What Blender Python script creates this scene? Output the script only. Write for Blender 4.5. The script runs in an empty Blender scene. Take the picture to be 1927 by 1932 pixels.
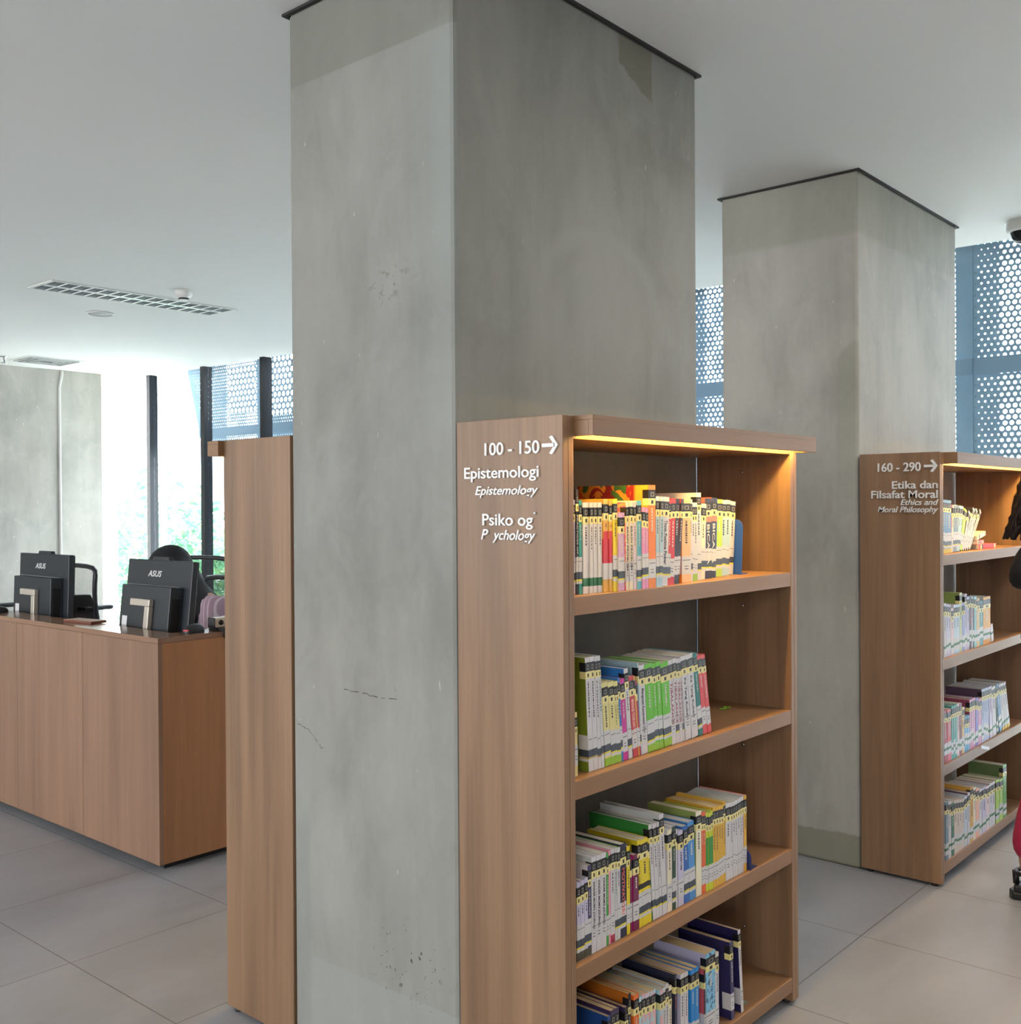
import bpy, bmesh, math, random
from mathutils import Vector, Matrix
R = math.radians
scene = bpy.context.scene
COL = scene.collection

# ------------------------------------------------------------------ camera, sky, exposure
CAM_H = 1.4256
cam_data = bpy.data.cameras.new('camera')
cam = bpy.data.objects.new('camera', cam_data); COL.objects.link(cam)
cam_data.sensor_fit = 'HORIZONTAL'; cam_data.sensor_width = 36.0
cam_data.lens = 1987.1/1927.0*36.0
cam_data.clip_start = 0.05; cam_data.clip_end = 300
_p, _r, _y = 0.00607129, -0.00618998, 0.71269374
_s, _c = math.sin(_y), math.cos(_y)
_B = Matrix(((_s, -_c, 0), (0, 0, -1), (_c, _s, 0)))
_Rp = Matrix(((1, 0, 0), (0, math.cos(_p), -math.sin(_p)), (0, math.sin(_p), math.cos(_p))))
_Rr = Matrix(((math.cos(_r), -math.sin(_r), 0), (math.sin(_r), math.cos(_r), 0), (0, 0, 1)))
_W = _Rr @ _Rp @ _B
_rot = Matrix((_W[0], -Vector(_W[1]), -Vector(_W[2]))).transposed()
cam.matrix_world = Matrix.Translation((0, 0, CAM_H)) @ _rot.to_4x4()
scene.camera = cam

world = bpy.data.worlds.new('sky'); scene.world = world
world.use_nodes = True
_bg = world.node_tree.nodes['Background']
_bg.inputs['Color'].default_value = (0.965, 0.98, 1.0, 1)
_bg.inputs['Strength'].default_value = 10.0

def portal(name, loc, rot, sx, sy):
    l = bpy.data.lights.new(name, 'AREA'); l.shape = 'RECTANGLE'; l.size = sx; l.size_y = sy
    l.cycles.is_portal = True
    o = bpy.data.objects.new(name, l); COL.objects.link(o); o.location = loc; o.rotation_euler = rot
    return o
portal('daylight_east', (5.62, 4.75, 1.36), (0, R(90), 0), 2.7, 11.7)
portal('daylight_west', (-5.05, 6.1, 1.5), (0, R(-90), 0), 2.2, 6.9)
portal('daylight_southwest', (-5.05, -2.2, 1.5), (0, R(-90), 0), 2.2, 2.0)
_sun = bpy.data.lights.new('sun', 'SUN'); _sun.energy = 30.0; _sun.angle = R(2); _sun.color = (1.0, .96, .9)
_so = bpy.data.objects.new('sun', _sun); COL.objects.link(_so); _so.rotation_euler = (R(-38), R(8), 0)      # high sun from beyond the rear wall: lights the garden, not the room

vs = scene.view_settings
scene.display_settings.display_device = 'sRGB'
vs.view_transform = 'Standard'; vs.look = 'None'; vs.gamma = 1.0; vs.use_curve_mapping = False
vs.exposure = 0.40

# ------------------------------------------------------------------ node helpers and materials
def s2l(c):
    return tuple((x/12.92 if x <= 0.04045 else ((x+0.055)/1.055)**2.4) for x in c)
def hexc(h):
    return s2l(tuple(int(h[i:i+2], 16)/255 for i in (0, 2, 4))) + (1.0,)
class NT:
    def __init__(self, name):
        self.m = bpy.data.materials.new(name); self.m.use_nodes = True
        self.t = self.m.node_tree; self.n = self.t.nodes; self.l = self.t.links
        self.b = self.n['Principled BSDF']; self.out = self.n['Material Output']
    def new(self, typ, **kw):
        x = self.n.new(typ)
        for k, v in kw.items(): setattr(x, k, v)
        return x
    def put(self, sock, v):
        if isinstance(v, bpy.types.NodeSocket): self.l.new(v, sock)
        elif v is not None: sock.default_value = v
    def math(self, op, a, b=None, c=None):
        x = self.new('ShaderNodeMath', operation=op)
        self.put(x.inputs[0], a); self.put(x.inputs[1], b); self.put(x.inputs[2], c)
        return x.outputs[0]
    def mix(self, f, a, b, blend='MIX'):
        x = self.new('ShaderNodeMix', data_type='RGBA', blend_type=blend)
        self.put(x.inputs[0], f); self.put(x.inputs[6], a); self.put(x.inputs[7], b)
        return x.outputs[2]
    def coords(self, scale=(1, 1, 1), loc=(0, 0, 0)):
        tc = self.new('ShaderNodeTexCoord'); mp = self.new('ShaderNodeMapping')
        mp.inputs['Scale'].default_value = scale; mp.inputs['Location'].default_value = loc
        self.l.new(tc.outputs['Object'], mp.inputs['Vector']); return mp.outputs[0]
    def xyz(self):
        tc = self.new('ShaderNodeTexCoord'); s = self.new('ShaderNodeSeparateXYZ')
        self.l.new(tc.outputs['Object'], s.inputs[0]); return s.outputs
    def noise(self, vec, scale=1.0, detail=4, rough=0.55, dist=0.0):
        x = self.new('ShaderNodeTexNoise'); self.put(x.inputs['Vector'], vec)
        x.inputs['Scale'].default_value = scale; x.inputs['Detail'].default_value = detail
        x.inputs['Roughness'].default_value = rough; x.inputs['Distortion'].default_value = dist
        return x.outputs[0]
    def rng(self, v, a, b, c=0.0, d=1.0, smooth=False):
        x = self.new('ShaderNodeMapRange'); x.clamp = True
        if smooth: x.interpolation_type = 'SMOOTHSTEP'
        self.put(x.inputs[0], v)
        for i, q in enumerate((a, b, c, d)): self.put(x.inputs[i+1], q)
        return x.outputs[0]
    def set(self, **kw):
        for k, v in kw.items(): self.put(self.b.inputs[k.replace('_', ' ')], v)
        return self.m
    def bump(self, h, strength=0.1, dist=0.002):
        x = self.new('ShaderNodeBump'); x.inputs['Strength'].default_value = strength; x.inputs['Distance'].default_value = dist
        self.put(x.inputs['Height'], h); self.l.new(x.outputs[0], self.b.inputs['Normal'])

_plain = {}
def plain(h, rough=0.5, metal=0.0, spec=0.5, vary=0.06):
    key = (h, rough, metal, spec)
    if key in _plain: return _plain[key]
    t = NT('paint_'+h); c = hexc(h)
    n = t.noise(t.coords(), 60.0, 2)
    d = tuple(x*(1-vary) for x in c[:3]) + (1,)
    t.set(Base_Color=t.mix(n, d, c), Roughness=rough, Metallic=metal, Specular_IOR_Level=spec)
    _plain[key] = t.m
    return t.m

def wood(name, base, axis='z', contrast=1.0, rough=0.42):
    t = NT(name); c = hexc(base)
    sc = {'z': (24, 24, .9), 'x': (.9, 24, 24), 'y': (24, .9, 24)}[axis]
    sc2 = {'z': (7, 7, .5), 'x': (.5, 7, 7), 'y': (7, .5, 7)}[axis]
    sc3 = {'z': (170, 170, 3), 'x': (3, 170, 170), 'y': (170, 3, 170)}[axis]
    oi = t.new('ShaderNodeObjectInfo')
    def vec(s):
        v = t.coords(s); a = t.new('ShaderNodeVectorMath', operation='ADD'); t.l.new(v, a.inputs[0])
        m = t.math('MULTIPLY', oi.outputs['Random'], 13.0); cb = t.new('ShaderNodeCombineXYZ')
        for i in range(3): t.l.new(m, cb.inputs[i])
        t.l.new(cb.outputs[0], a.inputs[1]); return a.outputs[0]
    n1 = t.noise(vec(sc), 1.0, 5, .6, .4); n2 = t.noise(vec(sc2), 1.0, 3, .5, .8); n3 = t.noise(vec(sc3), 1.0, 2)
    k = t.math('ADD', t.math('MULTIPLY', n1, .5), t.math('MULTIPLY', n2, .5))
    k = t.rng(k, .33, .66)
    dark = tuple(x*(1-.30*contrast) for x in c[:3]) + (1,)
    lite = (min(1, c[0]*(1+.20*contrast)), min(1, c[1]*(1+.22*contrast)), min(1, c[2]*(1+.25*contrast)), 1)
    col = t.mix(k, dark, lite)
    col = t.mix(t.rng(n3, .35, .7, 0, .22*contrast), col, tuple(x*.6 for x in c[:3]) + (1,))
    t.set(Base_Color=col, Roughness=rough, Specular_IOR_Level=.4)
    t.bump(n3, .05, .0006)
    return t.m
WV = wood('walnut_laminate_upright', '8A6B50', 'z', 1.25)
WX = wood('walnut_laminate_shelf', '8B6849', 'x', .6)
WY = wood('walnut_laminate_end', '8A6B50', 'y', .6)
WDX = wood('counter_laminate', '8F6F5A', 'z', .8, .38)
WDY = wood('counter_laminate_top', '8F6F5A', 'y', .6, .16)

def concrete(name, base='8A8B86', kind=''):
    t = NT(name)
    v = t.coords(); X, Y, Z = t.xyz()
    blot = t.noise(t.coords((1.2, 1.2, .8)), 1.7, 5, .55, .6)
    strk = t.noise(t.coords((7, 7, .7)), 1.0, 4, .6, .5)
    fine = t.noise(v, 42.0, 4, .6)
    warm = t.noise(t.coords((1, 1, 1), (3, 5, 7)), 1.1, 2)
    c = hexc(base)
    dark = tuple(x*.76 for x in c[:3]) + (1,); lite = tuple(min(1, x*1.14) for x in c[:3]) + (1,)
    k = t.math('ADD', t.math('MULTIPLY', blot, .72), t.math('MULTIPLY', strk, .28))
    col = t.mix(t.rng(k, .38, .62), dark, lite)
    col = t.mix(t.rng(warm, .42, .6, 0, .35), col, (c[0]*1.02, c[1]*.95, c[2]*.90, 1))
    col = t.mix(t.rng(fine, .3, .72, 0, .16), col, lite)
    med = t.noise(t.coords((1, 1, .55), (2, 9, 4)), 5.5, 8, .68, .8)
    col = t.mix(t.rng(med, .52, .72, 0, .42), col, tuple(min(1, x*1.30) for x in c[:3]) + (1,))
    col = t.mix(t.rng(med, .46, .30, 0, .40), col, tuple(x*.70 for x in c[:3]) + (1,))
    pits = t.noise(t.coords((1, 1, .4), (7, 1, 3)), 48.0, 1)
    col = t.mix(t.rng(pits, .765, .79, 0, .6), col, (c[0]*1.7, c[1]*1.7, c[2]*1.7, 1))
    wob = t.math('MULTIPLY', t.math('SUBTRACT', t.noise(v, 9.0, 7, .72), .5), .10)
    def step(val, edge, w=.004): return t.rng(t.math('SUBTRACT', val, edge), -w, w)
    def inv(a): return t.math('SUBTRACT', 1.0, a)
    def mul(*a):
        r = a[0]
        for q in a[1:]: r = t.math('MULTIPLY', r, q)
        return r
    olive = (c[0]*.66, c[1]*.68, c[2]*.60, 1)
    if kind == 'near':
        left = inv(step(X, .012))
        band = mul(step(Z, 2.525, .002), left)
        col = t.mix(t.math('MULTIPLY', band, .55), col, olive)
        # damp stain under the ceiling on the broad side
        right = inv(step(Y, .012))
        Zw = t.math('ADD', Z, t.math('MULTIPLY', wob, 1.2)); Xw = t.math('ADD', X, t.math('MULTIPLY', wob, .5))
        lo = t.math('ADD', 2.90, t.math('MULTIPLY', X, -.40))
        st = mul(right, step(Xw, .655, .006), inv(step(X, .817, .003)), step(Zw, lo, .006))
        col = t.mix(t.math('MULTIPLY', st, .75), col, (c[0]*.62, c[1]*.59, c[2]*.47, 1))
        # pale wash along the near edge
        wash = mul(left, inv(t.rng(t.math('ADD', Y, wob), .04, .14)), t.rng(Z, 1.5, 2.1), inv(step(Z, 2.52, .03)))
        col = t.mix(t.math('MULTIPLY', wash, .55), col, (c[0]*1.12, c[1]*1.22, c[2]*1.25, 1))
        # repaired pale patch near the floor
        Zp = t.math('ADD', Z, t.math('MULTIPLY', wob, .12))
        pat = mul(left, inv(step(Zp, .255, .003)), inv(step(Y, .527, .003)))
        col = t.mix(t.math('MULTIPLY', pat, .55), col, (c[0]*1.10, c[1]*1.16, c[2]*1.17, 1))
        strip = mul(left, step(Y, .535, .006), inv(step(t.math('ADD', Z, wob), .62, .05)))
        col = t.mix(t.math('MULTIPLY', strip, .45), col, (c[0]*.78, c[1]*.84, c[2]*.84, 1))
        # chips in the render near the floor
        chip = mul(left, t.rng(t.noise(v, 60.0, 2), .655, .68), inv(t.rng(t.math('ABSOLUTE', t.math('SUBTRACT', Y, .17)), .05, .15)), inv(t.rng(t.math('ABSOLUTE', t.math('SUBTRACT', Z, .33)), .03, .12)))
        col = t.mix(chip, col, (.07, .06, .05, 1))
        scr = mul(left, t.rng(t.noise(t.coords((1, 34, 50)), 1.0, 4), .57, .61), inv(t.rng(t.math('ABSOLUTE', t.math('SUBTRACT', Y, .22)), .02, .11)), inv(t.rng(t.math('ABSOLUTE', t.math('SUBTRACT', Z, 1.965)), .01, .06)))
        col = t.mix(t.math('MULTIPLY', scr, .7), col, (.13, .12, .11, 1))
        # trowel arcs on the broad side
        dx = t.math('SUBTRACT', X, .57); dz = t.math('SUBTRACT', Z, 1.93)
        rr = t.math('SQRT', t.math('ADD', t.math('MULTIPLY', dx, dx), t.math('MULTIPLY', t.math('MULTIPLY', dz, dz), 1.6)))
        arc = mul(right, inv(t.rng(t.math('ABSOLUTE', t.math('SUBTRACT', t.math('ADD', rr, t.math('MULTIPLY', wob, .3)), .27)), .004, .04)), t.rng(dz, -.05, .12))
        col = t.mix(t.math('MULTIPLY', arc, .6), col, tuple(min(1, x*1.2) for x in c[:3]) + (1,))
    if kind == 'far':
        left = inv(step(X, .012))
        top = step(t.math('ADD', Z, t.math('MULTIPLY', wob, .1)), 2.48, .012)
        col = t.mix(t.math('MULTIPLY', top, .4), col, olive)
        Zw = t.math('ADD', Z, t.math('MULTIPLY', wob, .5))
        damp = mul(left, inv(step(Zw, .125, .004)))
        col = t.mix(t.math('MULTIPLY', damp, .75), col, (c[0]*.56, c[1]*.55, c[2]*.45, 1))
        Yw = t.math('ADD', Y, t.math('MULTIPLY', wob, .3))
        bl = mul(left, inv(step(Yw, .088, .008)), inv(step(t.math('ADD', Z, t.math('MULTIPLY', t.math('MULTIPLY', Y, Y), 9.0)), 2.06, .01)), step(Z, 1.5, .2))
        col = t.mix(t.math('MULTIPLY', bl, .4), col, olive)
    t.set(Base_Color=col, Roughness=.62, Specular_IOR_Level=.35)
    t.bump(fine, .08, .002)
    return t.m
CON_NEAR = concrete('rendered_concrete_near', kind='near')
CON_FAR = concrete('rendered_concrete_far', 'A5A49C', kind='far')
CON = concrete('rendered_concrete', 'B2B0A8')

def floor_mat():
    t = NT('grey_porcelain_tile'); X, Y, Z = t.xyz()
    def grout(v, o, p):
        f = t.math('FRACT', t.math('DIVIDE', t.math('SUBTRACT', v, o), p))
        d = t.math('MULTIPLY', t.math('MINIMUM', f, t.math('SUBTRACT', 1.0, f)), p)
        return t.rng(d, .0012, .0026, 1.0, 0.0)
    g = t.math('MAXIMUM', grout(X, 1.584-6*.596, .596), grout(Y, 1.3966-12*.603, .603))
    cx = t.math('FLOOR', t.math('DIVIDE', t.math('SUBTRACT', X, 1.584-6*.596), .596)); cy = t.math('FLOOR', t.math('DIVIDE', t.math('SUBTRACT', Y, 1.3966-12*.603), .603))
    cb = t.new('ShaderNodeCombineXYZ'); t.l.new(cx, cb.inputs[0]); t.l.new(cy, cb.inputs[1])
    wn = t.new('ShaderNodeTexWhiteNoise', noise_dimensions='3D'); t.l.new(cb.outputs[0], wn.inputs['Vector'])
    cl = t.noise(t.coords((.9, 2.2, 1)), 1.6, 4, .55, .4); fi = t.noise(t.coords(), 180.0, 2)
    c = hexc('93959A')
    col = t.mix(t.rng(cl, .35, .65), tuple(x*.86 for x in c[:3])+(1,), tuple(x*1.12 for x in c[:3])+(1,))
    col = t.mix(t.math('MULTIPLY', wn.outputs['Value'], .14), col, tuple(x*.75 for x in c[:3])+(1,))
    col = t.mix(t.math('MULTIPLY', fi, .12), col, (c[0]*.7, c[1]*.7, c[2]*.7, 1))
    col = t.mix(t.math('MULTIPLY', g, .75), col, hexc('4E4A46'))
    t.set(Base_Color=col, Roughness=t.rng(cl, .3, .7, .30, .42), Specular_IOR_Level=.5)
    t.bump(t.math('SUBTRACT', 1.0, g), .25, .001)
    return t.m
FLOOR = floor_mat()
def ceil_mat():
    t = NT('white_ceiling_paint'); c = hexc('E6E6E4')
    n = t.noise(t.coords(), .6, 3)
    t.set(Base_Color=t.mix(n, tuple(x*.96 for x in c[:3])+(1,), c), Roughness=.8, Specular_IOR_Level=.2)
    return t.m
CEIL = ceil_mat()
WALLP = plain('D2CFC8', .8)
WALLD = plain('8A7460', .6)
MULL = plain('1E2228', .4, .3)
WHITEPL = plain('DCDCD8', .45)
BLACKPL = plain('1B1D20', .45)
DKGREY = plain('22282E', .42)
CHROME = plain('C9CBCC', .25, 1.0)
SILVER = plain('C4BCB0', .35, .35)
PAPER = plain('D9D2C0', .8)

def glass_mat():
    t = NT('tinted_window_glass')
    tr = t.new('ShaderNodeBsdfTransparent'); tr.inputs[0].default_value = (.90, .94, .965, 1)
    gl = t.new('ShaderNodeBsdfGlossy'); gl.inputs['Roughness'].default_value = .02
    lw = t.new('ShaderNodeLayerWeight'); lw.inputs[0].default_value = .5
    fr = t.math('ADD', .02, t.math('MULTIPLY', t.math('POWER', lw.outputs['Facing'], 5.0), .5))
    mx = t.new('ShaderNodeMixShader'); t.l.new(fr, mx.inputs[0]); t.l.new(tr.outputs[0], mx.inputs[1]); t.l.new(gl.outputs[0], mx.inputs[2])
    t.l.new(mx.outputs[0], t.out.inputs[0]); return t.m
GLASS = glass_mat()
def perforated(name, cut, slant=False, coarse=None):
    """hexagonally punched sheet: small holes next to one edge, wide holes in the middle"""
    t = NT(name); X, Y, Z = t.xyz()
    pY, pZ = .033, .030
    row = t.math('FLOOR', t.math('DIVIDE', Z, pZ))
    odd = t.math('MULTIPLY', t.math('MODULO', t.math('ABSOLUTE', row), 2.0), .5)
    u = t.math('ADD', t.math('DIVIDE', Y, pY), odd); cu = t.math('FLOOR', u)
    du = t.math('MULTIPLY', t.math('SUBTRACT', t.math('SUBTRACT', u, cu), .5), pY)
    dv = t.math('MULTIPLY', t.math('SUBTRACT', t.math('SUBTRACT', t.math('DIVIDE', Z, pZ), row), .5), pZ)
    d = t.math('SQRT', t.math('ADD', t.math('MULTIPLY', du, du), t.math('MULTIPLY', dv, dv)))
    yc = t.math('MULTIPLY', cu, pY)
    cb = t.new('ShaderNodeCombineXYZ'); t.l.new(t.math('FLOOR', t.math('DIVIDE', cu, 4.0)), cb.inputs[0]); t.l.new(t.math('FLOOR', t.math('DIVIDE', row, 5.0)), cb.inputs[1])
    wn = t.new('ShaderNodeTexWhiteNoise', noise_dimensions='2D'); t.l.new(cb.outputs[0], wn.inputs['Vector'])
    big = t.rng(yc, cut-.001, cut+.001, .0116, .0058)
    r = t.math('SUBTRACT', big, t.rng(wn.outputs['Value'], .62, .64, 0, .0022))
    hole = t.math('LESS_THAN', d, r)
    mask = t.math('MULTIPLY', t.math('LESS_THAN', t.math('ABSOLUTE', t.math('SUBTRACT', Z, 2.155)), .046), 1.0)
    hole = t.math('MULTIPLY', hole, t.math('SUBTRACT', 1.0, mask))
    hole = t.math('MULTIPLY', hole, t.math('GREATER_THAN', Y, .088))
    if slant: hole = t.math('MULTIPLY', hole, t.math('LESS_THAN', Y, t.math('ADD', .32-.07, t.math('MULTIPLY', Z, .335))))
    if coarse:                                      # a field of much wider holes in the upper middle of the sheet
        y0, y1, z0, z1 = coarse; qY, qZ = .062, .054
        rw = t.math('FLOOR', t.math('DIVIDE', Z, qZ)); od = t.math('MULTIPLY', t.math('MODULO', t.math('ABSOLUTE', rw), 2.0), .5)
        uu = t.math('ADD', t.math('DIVIDE', Y, qY), od); cc = t.math('FLOOR', uu)
        ax = t.math('MULTIPLY', t.math('SUBTRACT', t.math('SUBTRACT', uu, cc), .5), qY); az = t.math('MULTIPLY', t.math('SUBTRACT', t.math('SUBTRACT', t.math('DIVIDE', Z, qZ), rw), .5), qZ)
        h2 = t.math('LESS_THAN', t.math('SQRT', t.math('ADD', t.math('MULTIPLY', ax, ax), t.math('MULTIPLY', az, az))), .0225)
        yy = t.math('MULTIPLY', cc, qY); zz = t.math('MULTIPLY', rw, qZ)
        def inside(v, a, b): return t.math('MULTIPLY', t.math('GREATER_THAN', v, a), t.math('LESS_THAN', v, b))
        zone = t.math('MULTIPLY', inside(yy, y0, y1), inside(zz, z0, z1))
        hole = t.mix(zone, hole, h2)
        sp = t.new('ShaderNodeSeparateColor'); t.l.new(hole, sp.inputs[0]); hole = t.math('MULTIPLY', sp.outputs[0], t.math('GREATER_THAN', Y, .088))
    n = t.noise(t.coords(), 6.0, 4)
    t.set(Base_Color=t.mix(n, hexc('8FB0C8'), hexc('B0CADC')), Roughness=.5, Metallic=.0, Alpha=t.math('SUBTRACT', 1.0, hole))
    return t.m
def mesh_fabric(name, h, op):
    t = NT(name); t.set(Base_Color=hexc(h), Roughness=.7)
    n = t.noise(t.coords(), 300.0, 1)
    t.set(Alpha=t.rng(n, .3, .7, op-.12, op+.12)); return t.m
def emit(name, col, st):
    t = NT(name); t.set(Base_Color=(0, 0, 0, 1), Emission_Color=col, Emission_Strength=st); return t.m
LED = emit('warm_led_strip', (1.0, .63, .17, 1), 155.0)

# ------------------------------------------------------------------ mesh and object helpers
class MB:
    def __init__(self): self.v = []; self.f = []; self.mi = []; self.sm = []
    def add(self, vs, fs, m=0, smooth=False):
        o = len(self.v); self.v += [tuple(p) for p in vs]
        for q in fs: self.f.append([i+o for i in q]); self.mi.append(m); self.sm.append(smooth)
        return self
    def box(self, x0, x1, y0, y1, z0, z1, m=0):
        return self.add([(x0,y0,z0),(x1,y0,z0),(x1,y1,z0),(x0,y1,z0),(x0,y0,z1),(x1,y0,z1),(x1,y1,z1),(x0,y1,z1)],
            [(0,3,2,1),(4,5,6,7),(0,1,5,4),(1,2,6,5),(2,3,7,6),(3,0,4,7)], m)
    def obox(self, c, ex, ey, ez, m=0):
        c, ex, ey, ez = Vector(c), Vector(ex), Vector(ey), Vector(ez)
        P = [c+a*ex+b*ey+d*ez for d in (-1, 1) for a, b in ((-1,-1),(1,-1),(1,1),(-1,1))]
        return self.add(P, [(0,3,2,1),(4,5,6,7),(0,1,5,4),(1,2,6,5),(2,3,7,6),(3,0,4,7)], m)
    def prism(self, poly, z0, z1, m=0, axis='z'):
        n = len(poly)
        def P(a, b, z): return {'z': (a, b, z), 'x': (z, a, b), 'y': (a, z, b)}[axis]
        vs = [P(a, b, z0) for a, b in poly] + [P(a, b, z1) for a, b in poly]
        fs = [tuple(range(n-1, -1, -1)), tuple(range(n, 2*n))] + [(i, (i+1) % n, (i+1) % n+n, i+n) for i in range(n)]
        return self.add(vs, fs, m)
    def lathe(self, prof, seg=24, m=0, c=(0, 0, 0), smooth=True):
        vs = []; fs = []; n = len(prof)
        for i in range(seg):
            a = 2*math.pi*i/seg
            for r, z in prof: vs.append((c[0]+r*math.cos(a), c[1]+r*math.sin(a), c[2]+z))
        for i in range(seg):
            j = (i+1) % seg
            for k in range(n-1): fs.append((i*n+k, j*n+k, j*n+k+1, i*n+k+1))
        return self.add(vs, fs, m, smooth)
    def tube(self, pts, r, seg=8, m=0, closed=False, flat=1.0):
        pts = [Vector(p) for p in pts]; n = len(pts); vs = []; fs = []
        rs = r if isinstance(r, (list, tuple)) else [r]*n
        for i, p in enumerate(pts):
            a = pts[(i-1) % n] if (closed or i > 0) else p; b = pts[(i+1) % n] if (closed or i < n-1) else p
            t = (b-a).normalized(); up = Vector((0, 0, 1)) if abs(t.z) < .9 else Vector((1, 0, 0))
            s = t.cross(up).normalized(); u = s.cross(t).normalized()
            for k in range(seg):
                q = 2*math.pi*k/seg; vs.append(p+rs[i]*(math.cos(q)*s+math.sin(q)*u*flat))
        for i in range(n if closed else n-1):
            j = (i+1) % n
            for k in range(seg): fs.append((i*seg+k, i*seg+(k+1) % seg, j*seg+(k+1) % seg, j*seg+k))
        if not closed: fs += [tuple(range(seg-1, -1, -1)), tuple(range((n-1)*seg, n*seg))]
        return self.add(vs, fs, m, True)
    def sphere(self, c, rx, ry, rz, seg=20, rings=12, m=0):
        vs = []; fs = []
        for i in range(rings+1):
            th = math.pi*i/rings
            for k in range(seg):
                ph = 2*math.pi*k/seg
                vs.append((c[0]+rx*math.sin(th)*math.cos(ph), c[1]+ry*math.sin(th)*math.sin(ph), c[2]+rz*math.cos(th)))
        for i in range(rings):
            for k in range(seg): fs.append((i*seg+k, (i+1)*seg+k, (i+1)*seg+(k+1) % seg, i*seg+(k+1) % seg))
        return self.add(vs, fs, m, True)
    def mesh(self, name, mats):
        me = bpy.data.meshes.new(name); me.from_pydata(self.v, [], self.f)
        for m in (mats if isinstance(mats, (list, tuple)) else [mats]): me.materials.append(m)
        me.polygons.foreach_set('material_index', self.mi); me.polygons.foreach_set('use_smooth', self.sm)
        bm = bmesh.new(); bm.from_mesh(me); bmesh.ops.recalc_face_normals(bm, faces=bm.faces); bm.to_mesh(me); bm.free()
        me.update(); return me
    def build(self, name, mats, parent=None, loc=(0, 0, 0), bevel=0.0, rot=None):
        o = bpy.data.objects.new(name, self.mesh(name, mats)); COL.objects.link(o)
        o.location = loc
        if rot: o.rotation_euler = rot
        if parent: o.parent = parent
        if bevel:
            b = o.modifiers.new('soft_edge', 'BEVEL'); b.width = bevel; b.segments = 2; b.limit_method = 'ANGLE'
        return o
def tag(o, label=None, cat=None, group=None, kind=None):
    if label: o['label'] = label
    if cat: o['category'] = cat
    if group: o['group'] = group
    if kind: o['kind'] = kind
    return o
def thing(name, loc, label, cat, group=None, rot=(0, 0, 0)):
    o = bpy.data.objects.new(name, None); COL.objects.link(o); o.empty_display_size = .05
    o.location = loc; o.rotation_euler = rot
    return tag(o, label, cat, group)
def copy_tree(o, parent=None):
    c = o.copy(); COL.objects.link(c)
    if parent: c.parent = parent
    for ch in list(o.children): copy_tree(ch, c)
    return c
def text_mesh(name, s, w, h, depth=.004, shear=0.0, bold=0.0):
    """letters in the XY plane fitted to w x h, standing depth high along +Z"""
    cu = bpy.data.curves.new(name, 'FONT'); cu.body = s; cu.extrude = .01; cu.shear = shear; cu.offset = bold; cu.resolution_u = 4
    ob = bpy.data.objects.new(name, cu); COL.objects.link(ob)
    bpy.context.view_layer.update()
    me = bpy.data.meshes.new_from_object(ob.evaluated_get(bpy.context.evaluated_depsgraph_get()))
    bpy.data.objects.remove(ob); bpy.data.curves.remove(cu)
    xs = [v.co.x for v in me.vertices]; ys = [v.co.y for v in me.vertices]
    x0, x1, y0, y1 = min(xs), max(xs), min(ys), max(ys)
    for v in me.vertices:
        v.co = ((v.co.x-x0)/(x1-x0)*w, (v.co.y-y0)/(y1-y0)*h, (depth if v.co.z > 0 else 0.0))
    me.name = name; return me
def place_mesh(name, me, mat, parent, loc, ex, ey):
    """mesh drawn in its own XY plane, with local x along ex and y along ey"""
    me.materials.clear(); me.materials.append(mat)
    o = bpy.data.objects.new(name, me); COL.objects.link(o)
    ex, ey = Vector(ex), Vector(ey); ez = ex.cross(ey)
    o.matrix_local = Matrix.Translation(loc) @ Matrix((ex, ey, ez)).transposed().to_4x4()
    if parent: o.parent = parent
    return o
# ------------------------------------------------------------------ the room
CZ = 2.725; WX0 = 5.545
MB().box(-5.1, 5.75, -4.1, 10.5, -.12, 0).build('floor', FLOOR); tag(bpy.data.objects['floor'], 'grey porcelain tile floor with dark grout lines', 'floor', kind='structure')
o = MB().box(-5.1, 5.56, -4.1, 10.5, CZ, CZ+.15).build('ceiling', CEIL); tag(o, 'flat white painted ceiling', 'ceiling', kind='structure')
o = MB().box(-5.1, 5.142, 9.68, 9.86, 0, CZ).build('wall_back', CON); tag(o, 'bare grey rendered wall behind the counter with a white conduit', 'wall', kind='structure')
o = MB().box(5.0, 5.75, 10.5, 10.6, 0, CZ).build('wall_corner', WALLP); tag(o, kind='structure')
o = MB().box(-5.1, 5.75, -4.2, -4.1, 0, CZ).build('wall_south', WALLD); tag(o, kind='structure')
m = MB().box(-5.2, -5.1, -4.1, 9.68, 0, .95).box(-5.2, -5.1, -4.1, 9.68, 2.6, CZ)
m.box(-5.2, -5.1, -4.1, -3.2, .95, 2.6).box(-5.2, -5.1, -1.2, 2.8, .95, 2.6)
for y in (4.4, 6.1, 7.8, 9.5): m.box(-5.2, -5.1, y, y+.12, .95, 2.6)
o = m.build('wall_west', WALLP); tag(o, kind='structure')

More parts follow.
